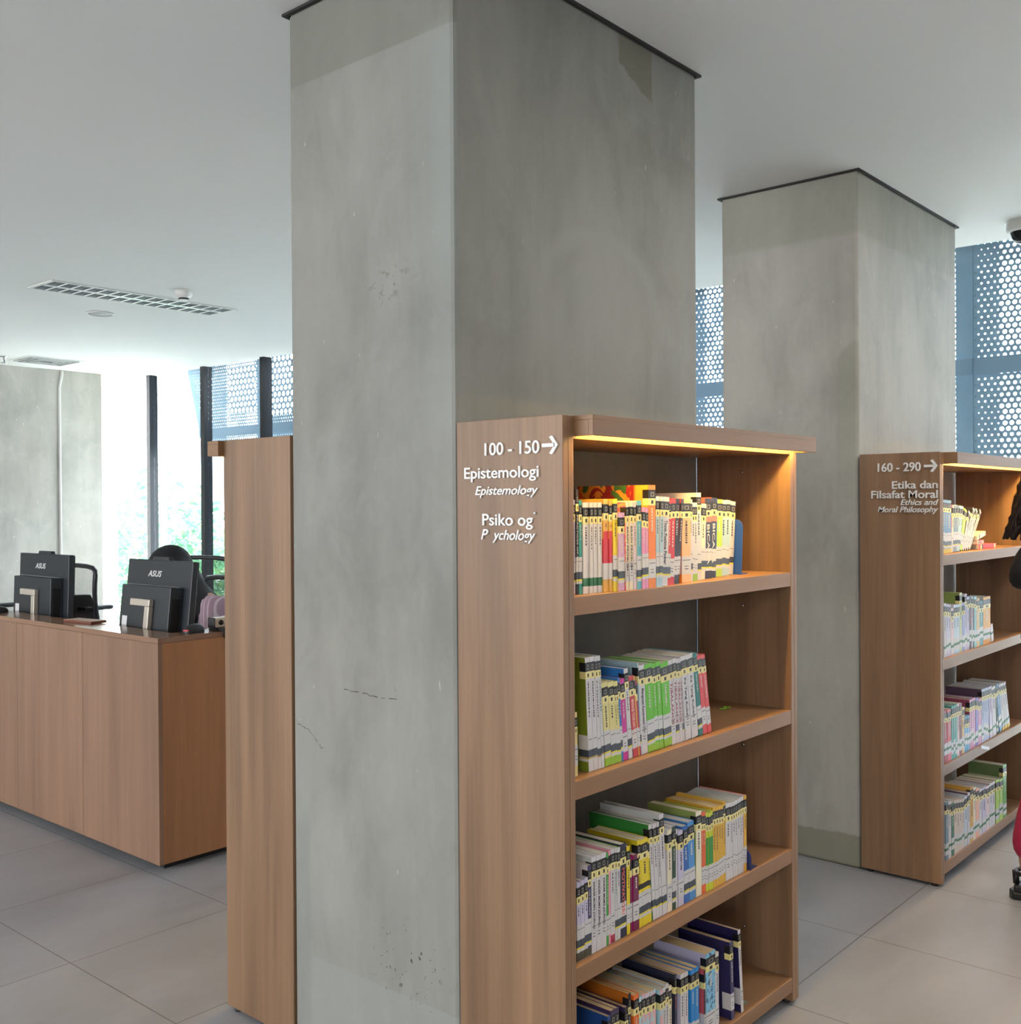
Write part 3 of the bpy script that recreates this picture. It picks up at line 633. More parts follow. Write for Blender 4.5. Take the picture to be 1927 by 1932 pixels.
BOOKS = """
#N0
1800|13|1382|205|0|lavender|lavender|n|lavender|
1813|9|1380|227|0|black|black|n|tall black|PRACTICES OF SELF
1822|11|1379|204|0|teal|teal|n|teal and green|
1834|21|1377|199|0|white|paleg|d|white double-width|
1855|12|1374|199|0|white|paleg|d|slim white|
1867|14|1373|199|0|white|paleg|d|white grey-backed|
1881|15|1371|199|0|white|paleg|d|white dark-footed|
1897|19|1368|206|0|mustard|mustard|r|mustard and red|
1916|12|1366|203|0|mustard|mustard|r|slim mustard and red|
1929|16|1364|207|0|yellow|yellow|n|bright yellow|
1945|24|1361|176|0|mauve|mauve|p|short mauve|
1970|11|1358|199|0|cream|pinkstripe|w|cream pink-sided|BRAIN PROBLEM
1982|13|1356|200|0|cream|cream|w|cream yellow-topped|BRAIN PROBLEM
1996|10|1355|199|0|palepink|white|w|pale pink|
2007|18|1353|203|0|skyteal|cream|n|cream and teal|
2026|12|1351|188|0|pink|pink|n|pink|
2039|11|1351|186|0|pink|pink|n|slim pink|
2051|30|1351|239|0|orange|artorange|o|tall orange illustrated|
2083|13|1351|213|0|paleblue|white|n|pale blue|
2096|14|1351|212|8|paleblue|white|n|second pale blue|
2111|27|1355|211|10|white|white|n|white grey-titled|Think Positive Power
2140|14|1358|206|8|red|red|n|slim red|
2155|21|1361|207|10|red|red|w|broad red|
2177|20|1365|207|14|charcoal|red|w|charcoal and red|
2198|13|1369|206|26|charcoal|red|w|leaning charcoal and red|
2238|43|1377|207|0|peach|orange2|o|thick peach and orange|
2282|17|1383|206|0|white|white|n|slim white leaf-marked|
2299|17|1386|198|0|white|white|f|white green-footed|
2316|16|1389|198|0|palegrey|white|f|grey green-footed|
2334|24|1393|223|0|white|white|n|tall white|
2359|20|1397|195|9|cream|cream|n|cream striped|
2379|9|1400|194|9|white|cream|n|cream edged|
2397|34|1405|209|0|navy|coral|n|navy coral-topped|BICARA
2432|29|1411|210|10|navy|coral|n|second navy coral-topped|BICARA
2462|6|1414|207|11|blue|blue|n|thin blue|
2472|34|1418|206|7|lime|lime|n|lime green|
2507|32|1425|204|9|greyblue|greyblue|n|grey blue|
2541|26|1430|204|10|greyblue|white|n|second grey blue|
2569|29|1435|200|17|white|white|n|white end-of-row|
#N1
1796|11|1374|138|-2|butter|butter|w|short buttery yellow|
1847|17|1374|251|-13|white|olive|t|white-spined olive green|
1865|16|1374|251|-14|white|olive|t|white-spined olive|
1882|12|1374|250|-14|white|palegrey|t|white slate-banded|
1895|10|1374|250|-15|palegrey|palegrey|t|pale grey|
1909|23|1374|188|-15|straw|straw|l|short straw yellow|
1933|22|1374|186|-15|straw|straw|l|broad straw yellow|
1955|8|1374|185|-15|straw|straw|l|thin straw yellow|
1963|8|1374|185|-15|straw|straw|l|last straw yellow|
1971|8|1374|191|-15|royal|royal|n|thin royal blue|
1979|19|1374|187|-15|magenta|magenta|w|magenta|
2000|16|1374|209|-19|white|royal|n|white royal-blue-sided|
2019|20|1374|189|-20|scarlet|navy|w|scarlet|MANAGE YOUR DAY-TO-DAY
2040|5|1374|188|-20|mustard|mustard|w|thin mustard|
2045|6|1374|176|-19|crimson|crimson|w|thin crimson|
2051|4|1374|216|-15|greyblue|greyblue|n|thin slate blue|
2055|24|1374|209|-15|white|lilac|w|white lilac-sided|Mengatasi Kecemasan Diri
2081|30|1374|209|-16|green|green|l|bright green|
2111|17|1374|207|-16|green|green|l|slim bright green|
2129|18|1374|209|-16|green|green|l|green orange-lettered|
2151|34|1374|203|-18|green|green|l|broad bright green|
2185|19|1374|206|-18|white|white|w|white red-lettered|TIBALANCE
2205|16|1374|208|-18|white|white|n|slim white red-lettered|TIBALANCE
2222|13|1374|206|-18|white|white|w|thin white red-lettered|TIBALANCE
2236|6|1374|206|-18|white|white|n|last white red-lettered|TIBALANCE
2248|26|1374|209|-24|white|white|w|broad white black-lettered|Ka Yang Kuberi
2277|30|1374|210|-27|white|steel|w|steel-blue-sided white|Ka Yang Kuberi
2311|20|1374|210|-31|deepteal|deepteal|n|deep teal|
2332|20|1374|203|-30|tomato|tomato|w|tomato red|
2355|18|1374|202|-33|tomato|tomato|w|last tomato red|
#N2
1791|13|1367|169|0|lilac|lilac|k|short lilac|
1805|13|1367|170|0|lilac|lilac|k|lilac olive-lettered|
1819|12|1367|172|0|lilac|lilac|k|slim lilac|
1831|12|1367|196|0|indigo|white|k|indigo|
1844|17|1367|210|0|white|palegrey|w|white red-marked|KINDER MOM'S JOURNAL
1862|18|1367|209|0|white|white|w|white journal-lettered|KINDER MOM'S JOURNAL
1880|19|1367|209|0|white|white|w|white red-footed|KINDER MOM'S JOURNAL
1900|8|1367|205|0|leaf|leaf|w|thin leaf green|
1908|7|1367|209|0|rose|rose|w|thin rose pink|
1916|15|1367|210|0|white|white|m|white maroon-footed|
1932|8|1367|209|0|palegrey|palegrey|n|thin pale grey|
1941|12|1367|207|0|white|green|n|white green-capped|
1953|23|1367|211|0|ink|ink|n|dark blue|MOTIVATOR!
1977|13|1366|201|0|yellow|ink|w|slim yellow|
1991|6|1366|174|0|plum|plum|w|thin plum|
2003|23|1366|175|-6|plum|fuchsia|w|plum and fuchsia|
2028|13|1366|204|-9|yellow|gold|n|slim yellow black-banded|
2042|30|1366|202|-10|yellow|gold|n|broad yellow black-banded|
2072|7|1366|198|-10|yellow|gold|n|thin yellow black-banded|
2085|13|1366|229|-18|white|leafdark|n|white green-sided|
2098|15|1366|227|-14|white|white|n|white blue-splashed|
2114|10|1366|227|-12|white|white|n|narrow white|
2127|20|1366|242|-16|white|palegrey|n|broad white|
2148|19|1366|197|0|cream|white|w|short cream|
2168|16|1365|201|0|forest|white|n|dark forest green|
2184|6|1365|191|0|white|white|w|thin white|
2195|25|1365|185|-5|lilac|lilac|w|lilac white-titled|
2224|23|1365|190|-9|cobalt|cobalt|n|cobalt blue|
2248|28|1365|195|-9|azure|azure|n|azure floral-footed|
2278|26|1365|212|0|ivory|moss|x|ivory-spined moss green|
2305|10|1365|206|0|vermilion|white|w|slim vermilion|
2315|10|1365|205|0|vermilion|white|w|second vermilion|
2326|11|1365|199|0|chartreuse|chartreuse|h|chartreuse pink-banded|
2338|11|1364|197|0|chartreuse|chartreuse|h|middle chartreuse|
2349|10|1364|199|0|chartreuse|chartreuse|h|last chartreuse|
2360|13|1364|206|0|ochre|ochre|w|ochre|
2374|14|1364|205|0|ochre|ochre|w|ochre black-lettered|
2388|12|1364|204|0|ochre|ochre|w|middle ochre|
2400|12|1364|203|0|ochre|ochre|w|slim ochre|
2412|11|1364|209|0|ochre|ochre|w|tall ochre|
2425|24|1364|200|0|white|palegrey|w|broad white lilac-topped|
2449|12|1364|198|0|white|palegrey|w|white lilac-topped|
2462|12|1364|198|0|white|palegrey|w|slim white lilac-topped|
2474|12|1364|199|0|white|palegrey|w|white blue-footed|
2487|12|1364|200|0|white|palegrey|w|narrow white lilac-topped|
2499|10|1364|201|0|white|palegrey|w|thin white lilac-topped|
2510|9|1364|202|0|white|palegrey|w|last white lilac-topped|
2520|14|1363|202|0|ochre|coral|w|ochre and coral|
#N3
1891|12|1360|214|0|royaldark|royaldark|w|dark blue|
1903|18|1360|222|0|purple|purple|w|dark purple|
1921|14|1360|221|0|purple|purple|w|slim dark purple|
1957|14|1360|210|0|black|purple|w|black-spined purple|
1972|10|1360|236|0|black|burnt|w|black-spined burnt orange|
1994|20|1360|224|0|flame|flame|w|flame orange|
2015|10|1360|212|0|ice|ice|w|ice blue|
2026|15|1360|214|0|blush|blush|w|blush pink|
2041|19|1360|211|0|blush|ice|w|blush blue-sided|
2061|24|1360|209|0|blush|ice|w|broad blush|
2104|12|1360|197|0|blush|ice|w|blush pattern-sided|
2116|11|1360|198|0|white|white|w|white navy-lettered|
2128|12|1360|203|0|white|palegrey|w|white second navy-lettered|
2140|14|1360|193|0|cream|cream|w|cream|
2168|8|1360|213|0|ink|ink|w|ink blue|
2194|17|1360|203|0|white|lilac|w|white lilac-sided|
2212|17|1360|202|0|white|lilac|w|second white lilac-sided|
2242|18|1360|197|0|cerulean|cerulean|w|cerulean|
2261|19|1360|197|0|cerulean|cerulean|w|slim cerulean|
2305|6|1360|176|3|black|salmon|w|leaning salmon pink|
2314|46|1360|213|0|rockblue|lilac|w|thick speckled blue|
2361|17|1360|201|0|white|white|w|white|
2442|17|1360|205|-8|indigo|indigodark|w|navy star-marked|
2495|13|1360|223|-17|white|indigodark|w|white-spined navy|
#F0
4080|27|1368|205|10|denim|denim|y|denim blue|
4109|25|1370|204|10|denim|denim|y|second denim blue|
4144|52|1373|203|0|denim|denim|y|broad denim blue|
4200|18|1375|183|17|cream|rose|w|thin cream and rose|
4219|26|1377|180|27|slate|slate|n|slate|
4246|28|1379|180|37|slate|white|n|slate white-edged|
4276|22|1380|178|43|greyblue|white|n|grey blue|
4301|21|1382|176|50|greyblue|teal|n|grey teal|
4326|31|1384|161|64|lime|lime|w|leaning lime|
4363|23|1386|152|85|white|charcoal|w|leaning white|
4391|27|1388|160|118|palegrey|charcoal|w|leaning pale grey|
4427|22|1390|156|130|palegrey|slate|w|leaning grey|
4460|23|1392|152|151|cream|charcoal|w|last leaning cream|
#F1
4057|23|1355|205|0|white|white|g|white|
4081|25|1355|201|0|lilac|white|g|lilac|
4107|27|1356|197|0|lilac|white|g|second lilac|
4136|31|1356|180|0|shell|white|g|shell pink|
4168|24|1356|191|0|palesky|white|g|pale sky blue|
4193|42|1356|190|0|palesky|black|g|broad pale sky blue|
4236|29|1356|233|0|sage|olivegreen|g|tall sage green|
4267|31|1356|191|0|periwinkle|white|g|periwinkle|
4299|28|1357|224|0|lilac|white|g|tall lilac|
4328|27|1357|211|0|lilac|white|g|lilac blue-edged|
4356|26|1357|214|0|ink|ink|g|dark navy|
4384|13|1357|210|0|white|white|g|thin white|
4397|17|1357|210|0|ink|ink|g|slim dark navy|
4416|28|1357|205|0|aqua|white|g|aqua|
4445|40|1357|197|0|tan|cream|g|tan|
4486|48|1358|183|0|seateal|white|g|sea teal|
4536|94|1358|194|0|amber|palegrey|g|thick amber|
4644|30|1358|71|-13|white|white|g|small leaning white|
#F2
4044|33|1350|200|-13|darkred|darkred|g|dark red|
4079|41|1350|197|-7|coralred|coralred|g|coral red|
4121|21|1350|204|0|jade|jade|g|jade green|
4144|20|1350|203|0|jade|jade|g|slim jade green|
4165|21|1350|204|0|jade|jade|g|last jade green|
4187|24|1350|204|0|shell|cream|g|shell pink|
4213|26|1350|202|0|maroon|maroon|g|maroon|
4240|19|1350|182|0|ochre|cream|g|thin ochre|
4259|16|1351|179|0|white|white|g|thin white|
4278|26|1351|141|0|lakeblue|lakeblue|g|short lake blue|
4306|28|1351|139|0|lakeblue|lakeblue|g|second short lake blue|
4336|22|1351|197|0|orchid|wine|g|orchid|
4360|23|1351|198|0|orchid|wine|g|slim orchid|
4384|23|1351|198|0|orchid|wine|g|last orchid|
4412|30|1351|193|0|violet|violet|g|violet|
4443|42|1351|185|0|orchid|orchid|g|dusty orchid|
4488|25|1351|218|0|mist|eggplant|g|misty blue|
4515|25|1351|217|0|mist|mist|g|second misty blue|
4541|25|1351|217|0|mist|mist|g|slim misty blue|
4567|15|1351|216|0|mist|mist|g|last misty blue|
4597|36|1351|215|-15|lilac|lilac|g|lilac|
4638|47|1351|207|-19|white|white|g|white|
4697|17|1351|203|-30|forest|deepteal|g|forest green|
4733|38|1352|207|-50|steel|deepteal|g|leaning steel blue|
4778|30|1352|203|-53|white|white|v|leaning white|
4815|28|1352|202|-59|white|white|v|second leaning white|
4850|32|1352|200|-64|white|white|v|last leaning white|
#F3
4052|30|1350|220|0|slate|slate|g|slate|
4083|27|1350|213|0|white|white|g|white|
4114|30|1349|202|0|bottle|white|g|bottle green|
4145|28|1349|205|0|sand|sand|g|sand|
4175|28|1349|200|0|sand|sand|g|second sand|
4205|28|1349|195|0|sand|sand|g|third sand|
4234|28|1349|191|0|sand|sand|g|last sand|
4265|33|1349|196|0|palesky|palesky|g|pale sky blue|
4299|30|1348|202|0|white|eggplant|g|white plum-sided|
4332|34|1348|219|0|mustard|mustard|g|mustard|
4367|30|1348|209|0|cream|cream|g|cream|
4399|43|1348|197|0|peachpink|white|g|peach pink|
4443|33|1348|186|0|white|white|g|white|
4478|48|1347|187|0|lilac|white|g|lilac|
4528|43|1347|181|0|shell|white|g|shell pink|
4573|34|1347|183|0|palegrey|shellbrown|g|pale grey|
4609|37|1347|182|0|white|shellbrown|g|white brown-sided|
4661|43|1347|180|0|limeleaf|limeleaf|g|leaf lime|
4706|46|1346|175|0|limeleaf|limeleaf|g|second leaf lime|
4756|49|1346|224|0|grass|grassdull|g|tall grass green|
"""
key = None; k = 0; end = 0
for line in BOOKS.strip().splitlines():
    if line[0] == '#': key = line[1:]; k = 0; continue
    k += 1
    x, w, y, h, ln, sp, cv, st, look, ti = line.split('|')
    x, w, y, h, ln = (int(q)/1000 for q in (x, w, y, h, ln))
    if abs(ln) < .0065 and key not in ('N1',): ln = 0.0
    D = {'N3': .155}.get(key, .142)
    if h > .225: D = .172
    if cv == 'artorange': D = .205
    if h < .16: D = .11
    pg = PAGES['b'] if key == 'N3' else (PAGES['a'] if rb.random() < .5 else PAGES['c'])
    b = make_book(x+.0002, w-.0006, y, SHZ[int(key[1])], h, ln, sp, cv, st, ti, pg, D)
    noun = 'book' if w < .045 else 'volume'
    tag(b, '%s %s, %s from the lettered panel on %s' % (look.replace('second ', '').replace('last ', '').replace('third ', ''), noun, ordinal(k), SHELF_NAME[key]), 'book', GROUP_NAME[key])
# books lying flat beside the leaning ones on the far bookcase's top shelf
def flat_book(x, y, z, L, D, t, cov, label, rz=0.0, ry=0.0):
    r = thing('paperback_book', (x, y, z), label, 'book', GROUP_NAME['F0'], (0, ry, rz))
    e = .0009; c = cmat(cov)
    MB().box(0, L, 0, e, 0, t).box(0, L, e, D, 0, e).box(0, L, e, D, t-e, t).build('cover', c, r)
    MB().box(.001, L-.001, e, D-.0015, e, t-e).build('page_block', PAGES['a'], r)
    MB().box(.018, .034, -.0003, 0, .0005, t-.0005).box(L-.026, L-.012, -.0003, 0, .0005, t-.0005).build('call_number_label', LBL_YEL, r)
    MB().box(.036, .048, -.0003, 0, .0005, t-.0005).build('genre_label', LBL_BLACK, r)
flat_book(4.560, 1.382, 1.2325, .200, .135, .020, 'red', 'crimson book lying flat at the bottom of the small pile, far bookcase top shelf', R(-3))
flat_book(4.545, 1.386, 1.2530, .135, .13, .016, 'coral', 'coral book lying flat between two others on the far bookcase top shelf', R(5))
flat_book(4.545, 1.384, 1.2698, .150, .13, .018, 'cream', 'cream book lying flat on top of the small pile, far bookcase top shelf', R(4), R(-7))

def bookend(name, x, y, z, h, d, colour, label, lean=0.0):
    r = thing(name, (x, y, z+.0004), label, 'bookend', 'metal bookends holding up the rows of books')
    m = plain(colour, .4, .2)
    c = .022
    poly = [(0, 0), (d, 0), (d, h-c)] + [(d-c+c*math.cos(a), h-c+c*math.sin(a)) for a in (R(30), R(60), R(90))] + [(c-c*math.sin(a), h-c+c*math.cos(a)) for a in (0, R(30), R(60), R(90))]
    MB().prism(poly, 0, .0015, 0, 'x').build('upright_plate', m, r, bevel=.0004, rot=(0, R(lean), 0))
    MB().box(.0015, .042, .004, d-.004, 0, .0014).build('base_plate', m, r)
bookend('bookend', 2.603, 1.412, SHZ[0], .152, .125, '2A57A8', 'blue metal bookend at the end of the near bookcase top shelf', 4.0)
bookend('bookend', 2.5385, 1.352, SHZ[2], .055, .11, '2A3A6E', 'small dark blue bookend ending the near bookcase third shelf')
bookend('bookend', 2.520, 1.372, SHZ[3], .075, .12, '7E8B80', 'grey green bookend at the end of the near bookcase bottom shelf', 4.0)
m = MB().tube([(-.022, .008, .0022), (-.008, -.003, .0022), (.006, .006, .0022), (.021, -.004, .0022)], .0021, 6).tube([(-.014, -.008, .0028), (.0, .006, .005), (.014, .008, .0028)], .0021, 6)
tag(m.build('rubber_band', plain('7DB82E', .5), None, (2.670, 1.50, SHZ[1])), 'small lime green rubber band lying on the empty end of a shelf', 'rubber band')
m = MB().obox((0, 0, 0), (.052, 0, -.012), (.0, .0006, 0), (.0015, 0, .006))
tag(m.build('paper_strip', plain('E2E4EA', .5), None, (4.500, 1.3415, .428)), 'white paper strip stuck across the front edge of a far bookcase shelf', 'paper strip')

# ------------------------------------------------------------------ reception counter
ctr = thing('reception_counter', (2.193, 3.709, 0), 'walnut reception counter with flush upright panels and a raised ledge', 'counter')
cx1, cy1 = 1.55, 4.40            # lengths of the two wings
ys = [0, .602, 1.220, 1.838, 2.456, 3.074, 3.692, 4.31]
for a, b in zip(ys[:-1], ys[1:]):
    MB().box(0, .018, a+.001 if a else 0, b-.001, .033, .896).build('front_panel', WDX, ctr, bevel=.0006)
MB().box(.0185, cx1, 0, .018, .033, .896).build('end_panel', wood('counter_end_lit_laminate', 'A87650', 'z', .8, .4), ctr, bevel=.0006)  # lighter orange base paints in the warm light falling on this end
MB().box(0, .135, 0, 4.31, .897, .918).box(.135, cx1, 0, .125, .897, .918).build('ledge', WDY, ctr, bevel=.0006)
MB().box(.135, .72, .125, 4.31, .725, .748).box(.72, cx1, .125, .62, .725, .748).build('desk_top', plain('D8D5CF', .35), ctr, bevel=.001)
MB().box(.117, .134, .126, 4.30, .033, .895).box(.134, cx1, .107, .124, .033, .895).build('inner_panel', WV, ctr)
MB().box(.05, .115, .05, 4.28, 0, .0335).box(.115, cx1-.02, .05, .105, 0, .0335).build('plinth', plain('1C1A1A', .5), ctr)

def all_in_one(y0, tilt, label):
    W = .522
    r = thing('desktop_computer', (2.43, y0, .748), label, 'computer', 'all-in-one computers on the reception desk')
    z0, z1 = .055, .452
    MB().box(.0, .030, 0, W, z0, z1).build('back_shell', DKGREY, r, bevel=.004)
    MB().box(.0302, .034, .006, W-.006, z0+.006, z1-.006).build('screen', plain('0C0D10', .15), r)
    m = MB().prism([(0, .055), (-.056, .064), (-.056, W-.064), (0, W-.03)], z0+.002, .338)
    m.build('rear_housing', plain('252B31', .4), r, bevel=.003)
    MB().box(-.0008, .0005, .09, W-.01, .3385, .3405).build('seam_line', plain('8E9499', .3), r)
    mm = MB()
    for i in range(12): mm.obox((-.012-i*.0030, .0566+i*.00048, .19), (.0011, .0, 0), (0, .0011, 0), (0, 0, .10))
    mm.build('vent', plain('0E0F11', .6), r)
    MB().prism([(W*.365, z1-.002), (W*.385, z1+.014), (W*.62, z1+.014), (W*.635, z1-.002)], .004, .026, 0, 'x').build('camera_bump', DKGREY, r, bevel=.002)
    s = MB().box(-.078, -.056, W*.36, W*.66, .250, .280).box(-.078, -.056, W*.36, W*.43, .0, .250)
    s.build('stand_arm', SILVER, r, bevel=.003)
    MB().box(-.12, .10, W*.25, W*.65, .0003, .008).build('stand_foot', SILVER, r, bevel=.003)
    me = text_mesh('logo', 'ASUS', .110, .027, .0008, .25, .02)
    place_mesh('logo', me, plain('E8EAEC', .2, .3), r, (-.0002, W*.665, .378), (0, -1, 0), (0, 0, 1))
    l = MB().box(-.0567, -.0563, W*.755, W*.835, .150, .200).build('sticker', plain('D8DADC', .5), r)
    MB().box(-.0567, -.0563, W*.77, W*.835, .123, .138).box(-.0567, -.0563, W*.76, W*.785, .113, .121).build('port_label', plain('B9BCC0', .5), r)
    MB().box(-.0567, -.0563, W*.45, W*.66, .10, .13).build('port_recess', plain('0C0D0F', .5), r)
    for k in (0, .03, .055):
        MB().tube([(-.057, W*.50+k, .115), (-.070, W*.52+k, .115), (-.088, W*.57+k, .085), (-.090, W*.63+k, .03), (-.08, W*.67+k, .006)], .0028, 6).build('cable', plain('2A2B2D' if k else '8E8F92', .5), r)
    bpy.context.view_layer.update()
    for ch_ in r.children:
        if not ch_.name.startswith('stand_foot'): ch_.matrix_local = Matrix.Rotation(R(tilt), 4, 'Y') @ ch_.matrix_local
    return r
all_in_one(3.905, 6.0, 'all-in-one computer seen from behind, standing at the corner of the counter')
all_in_one(4.925, 2.0, 'all-in-one computer seen from behind, further along the counter by the rear wall')

# things on the ledge and the desk
wc = thing('conference_camera', (2.507, 3.712, .918), 'beige webcam bar with round lens clipped on the counter ledge', 'webcam')
MB().box(-.035, .27, .030, .072, .013, .053).build('bar_housing', plain('B8AC98', .45), wc, bevel=.004)
MB().box(-.042, -.035, .028, .074, .012, .055).build('end_cap', BLACKPL, wc, bevel=.002)
MB().lathe([(0, 0), (.0105, 0), (.0105, .003), (.008, .004), (0, .0035)], 20).build('lens', plain('0A0A0C', .12), wc, (-.008, .030, .034), rot=(R(90), 0, 0))
MB().box(-.028, .036, -.0165, .075, .0004, .0125).box(-.020, .030, -.0165, -.004, -.026, .0004).box(-.04, -.028, .02, .07, .0004, .010).build('clip', BLACKPL, wc, bevel=.002)
ms = thing('computer_mouse', (2.395, 3.775, .918), 'black mouse with a small red light on the ledge next to the webcam', 'computer mouse', rot=(0, 0, R(20)))
MB().sphere((0, 0, .004), .055, .032, .032, 18, 10).build('shell', BLACKPL, ms)
ms.children[0].data.transform(Matrix.Diagonal((1, 1, 1, 1)))
MB().box(-.054, -.046, -.012, .012, .010, .016).build('light', plain('B8222A', .4), ms)
for v in ms.children[0].data.vertices: v.co.z = max(v.co.z, .0005)
m2 = MB().sphere((0, 0, .004), .05, .03, .03, 18, 10).build('computer_mouse', BLACKPL, None, (2.245, 5.245, .918))
for v in m2.data.vertices: v.co.z = max(v.co.z, .0005)
tag(m2, 'black mouse on the counter ledge near the rear wall side', 'computer mouse')
bk = thing('notebook', (2.285, 4.50, .918), 'reddish brown notebook lying on the ledge between the two computers', 'notebook', rot=(0, 0, R(8)))
MB().box(-.02, .06, -.10, .10, 0, .010).build('cover', plain('6E3A26', .5), bk, bevel=.002)
MB().box(-.018, .0595, -.098, .099, .0102, .0112).build('label_sheet', plain('9C7258', .6), bk)
ph = thing('receipt_printer', (2.62, 5.19, .748), 'black boxy desk printer right behind the farther computer', 'printer')
MB().prism([(-.07, 0), (.07, 0), (.07, .20), (.05, .235), (-.07, .24)], -.038, .038, 0, 'y').build('housing', BLACKPL, ph, bevel=.004)
MB().box(-.02, .02, -.115, -.039, .165, .178).build('lever', BLACKPL, ph, bevel=.003)

# ------------------------------------------------------------------ office chairs
MESHF = mesh_fabric('chair_mesh', '23272B', .62); MESHL = mesh_fabric('chair_mesh_light', '6E6E6A', .45)
def office_chair(x, y, rot, label, top=1.0, bw=.47, fab=MESHF, arms=True, lumbar=False):
    """faces local +x"""
    r = thing('office_chair', (x, y, 0), label, 'office chair', 'black mesh office chairs behind the counter', (0, 0, R(rot)))
    m = MB()
    for k in range(5):
        a = 2*math.pi*k/5+.3; m.tube([(.03*math.cos(a), .03*math.sin(a), .10), (.29*math.cos(a), .29*math.sin(a), .062)], [.024, .016], 8)
    m.build('star_base', BLACKPL, r)
    for k in range(5):
        a = 2*math.pi*k/5+.3
        MB().lathe([(0, -.012), (.026, -.012), (.029, -.006), (.029, .006), (.026, .012), (0, .012)], 14).build('caster', BLACKPL, r, (.29*math.cos(a), .29*math.sin(a), .0295), rot=(R(90), 0, a))
    MB().lathe([(0, .08), (.028, .08), (.028, .26), (.018, .262), (.018, .41), (.09, .415), (.09, .425), (0, .425)], 16).build('gas_lift', BLACKPL, r)
    s = MB(); n = 24
    pts = [(.02+.25*math.copysign(abs(math.cos(2*math.pi*i/n))**.5, math.cos(2*math.pi*i/n)), .25*math.copysign(abs(math.sin(2*math.pi*i/n))**.5, math.sin(2*math.pi*i/n))) for i in range(n)]
    s.prism(pts, .425, .485); s.build('seat', plain('202326', .8), r, bevel=.015)
    zb = .56
    def edge(t):                         # side outline of the backrest, t 0 bottom .. 1 top
        z = zb+(top-zb)*t; half = bw/2*(.80+.30*t-.10*t*t); xx = -.25-.05*t+.06*math.sin(t*math.pi)*-.4
        return xx, half, z
    loop = [(edge(t)[0], edge(t)[1], edge(t)[2]) for t in (0, .15, .3, .45, .6, .75, .88)]
    xt, ht, zt = edge(1.0)
    loop += [(xt, ht*.96, zt-.022), (xt, ht*.84, zt-.004), (xt, ht*.5, zt+.006), (xt, 0, zt+.009)]
    full = loop + [(a, -b, c) for a, b, c in reversed(loop[:-1])] 
    MB().tube(full, .017, 8, closed=True).build('back_frame', BLACKPL, r)
    mm = MB(); N = 10
    vs = []; fs = []
    for i in range(N+1):
        xx, hf, z = edge(i/N); hf *= (.86 if i == N else 1)
        for j in range(7):
            yy = hf*(j/3-1); vs.append((xx-.02*(1-(j/3-1)**2), yy, z))
    for i in range(N):
        for j in range(6): fs.append((i*7+j, i*7+j+1, (i+1)*7+j+1, (i+1)*7+j))
    mm.add(vs, fs, 0, True); mm.build('back_mesh', fab, r)
    MB().tube([(-.02, 0, .43), (-.20, 0, .43), (-.29, 0, .50), (-.30, 0, .64)], .022, 8).build('back_support', BLACKPL, r)
    if lumbar:
        MB().prism([(-.14, .66), (.14, .66), (.16, .74), (.05, .78), (-.05, .78), (-.16, .74)], -.325, -.305, 0, 'x').build('lumbar_pad', BLACKPL, r, bevel=.004)
    if arms:
        for sgn in (-1, 1):
            MB().tube([(.02, sgn*.235, .44), (.02, sgn*.30, .46), (.0, sgn*.305, .55), (.0, sgn*.30, .65)], [.018, .02, .02, .024], 8).build('arm_post', BLACKPL, r)
            a = MB().prism([(-.13+.0, -.04), (.11, -.045), (.135, -.03), (.14, 0), (.135, .03), (.11, .045), (-.13, .04), (-.145, 0)], .652, .684)
            a.build('armrest', plain('3C4044', .45), r, (0, sgn*.30, 0), bevel=.012)
    return r
office_chair(4.00, 7.33, 2, 'empty mesh office chair facing the window behind the farther computer', 1.005, .48, MESHL)
office_chair(3.62, 8.12, 184, 'office chair mostly hidden behind the farther computer, one armrest showing', .95)
office_chair(4.64, 6.93, 25, 'tall mesh office chair before the black mullion with window light through it', 1.05, .56)
office_chair(4.25, 5.85, 5, 'lower mesh office chair with lumbar pad next to the tall side panel', .965, .50, lumbar=True)

# ------------------------------------------------------------------ ceiling fixtures
FILL_PANEL = emit('fill_light_diffuser', (1.0, .90, .80, 1), 17.0)
lf = thing('louvre_light', (2.83, 5.872, CZ), 'long recessed louvre light with two rows of cells, switched off', 'ceiling light')
L, Wd = 1.237, .305
MB().box(0, L, 0, .014, -.008, 0).box(0, L, Wd-.014, Wd, -.008, 0).box(0, .022, .014, Wd-.014, -.008, 0).box(L-.022, L, .014, Wd-.014, -.008, 0).build('frame', WHITEPL, lf, bevel=.001)
MB().box(.022, L-.022, .014, Wd-.014, -.0035, -.001).build('reflector', plain('6A6E74', .75, 0, .1), lf)
m = MB(); nn = 15
for i in range(1, nn):
    xx = .022+(L-.044)*i/nn; m.box(xx-.004, xx+.004, .014, Wd-.014, -.0078, -.0036)
m.box(.022, L-.022, Wd/2-.011, Wd/2+.011, -.0079, -.0036); m.build('louvre_blades', plain('F0F1F1', .3), lf)
m = MB()
for i in range(nn):
    xx = .022+(L-.044)*i/nn; ww = (L-.044)/nn
    for yy in (.014, Wd/2+.011):
        hh = Wd/2-.025
        m.add([(xx+.005, yy+.004, -.0045), (xx+ww-.005, yy+.004, -.0045), (xx+ww/2, yy+hh/2, -.0037)], [(0, 1, 2)], 0)
        m.add([(xx+.005, yy+hh-.004, -.0045), (xx+ww-.005, yy+hh-.004, -.0045), (xx+ww/2, yy+hh/2, -.0037)], [(2, 1, 0)], 0)
m.build('cell_facets', plain('84888E', .7, 0, .1), lf)
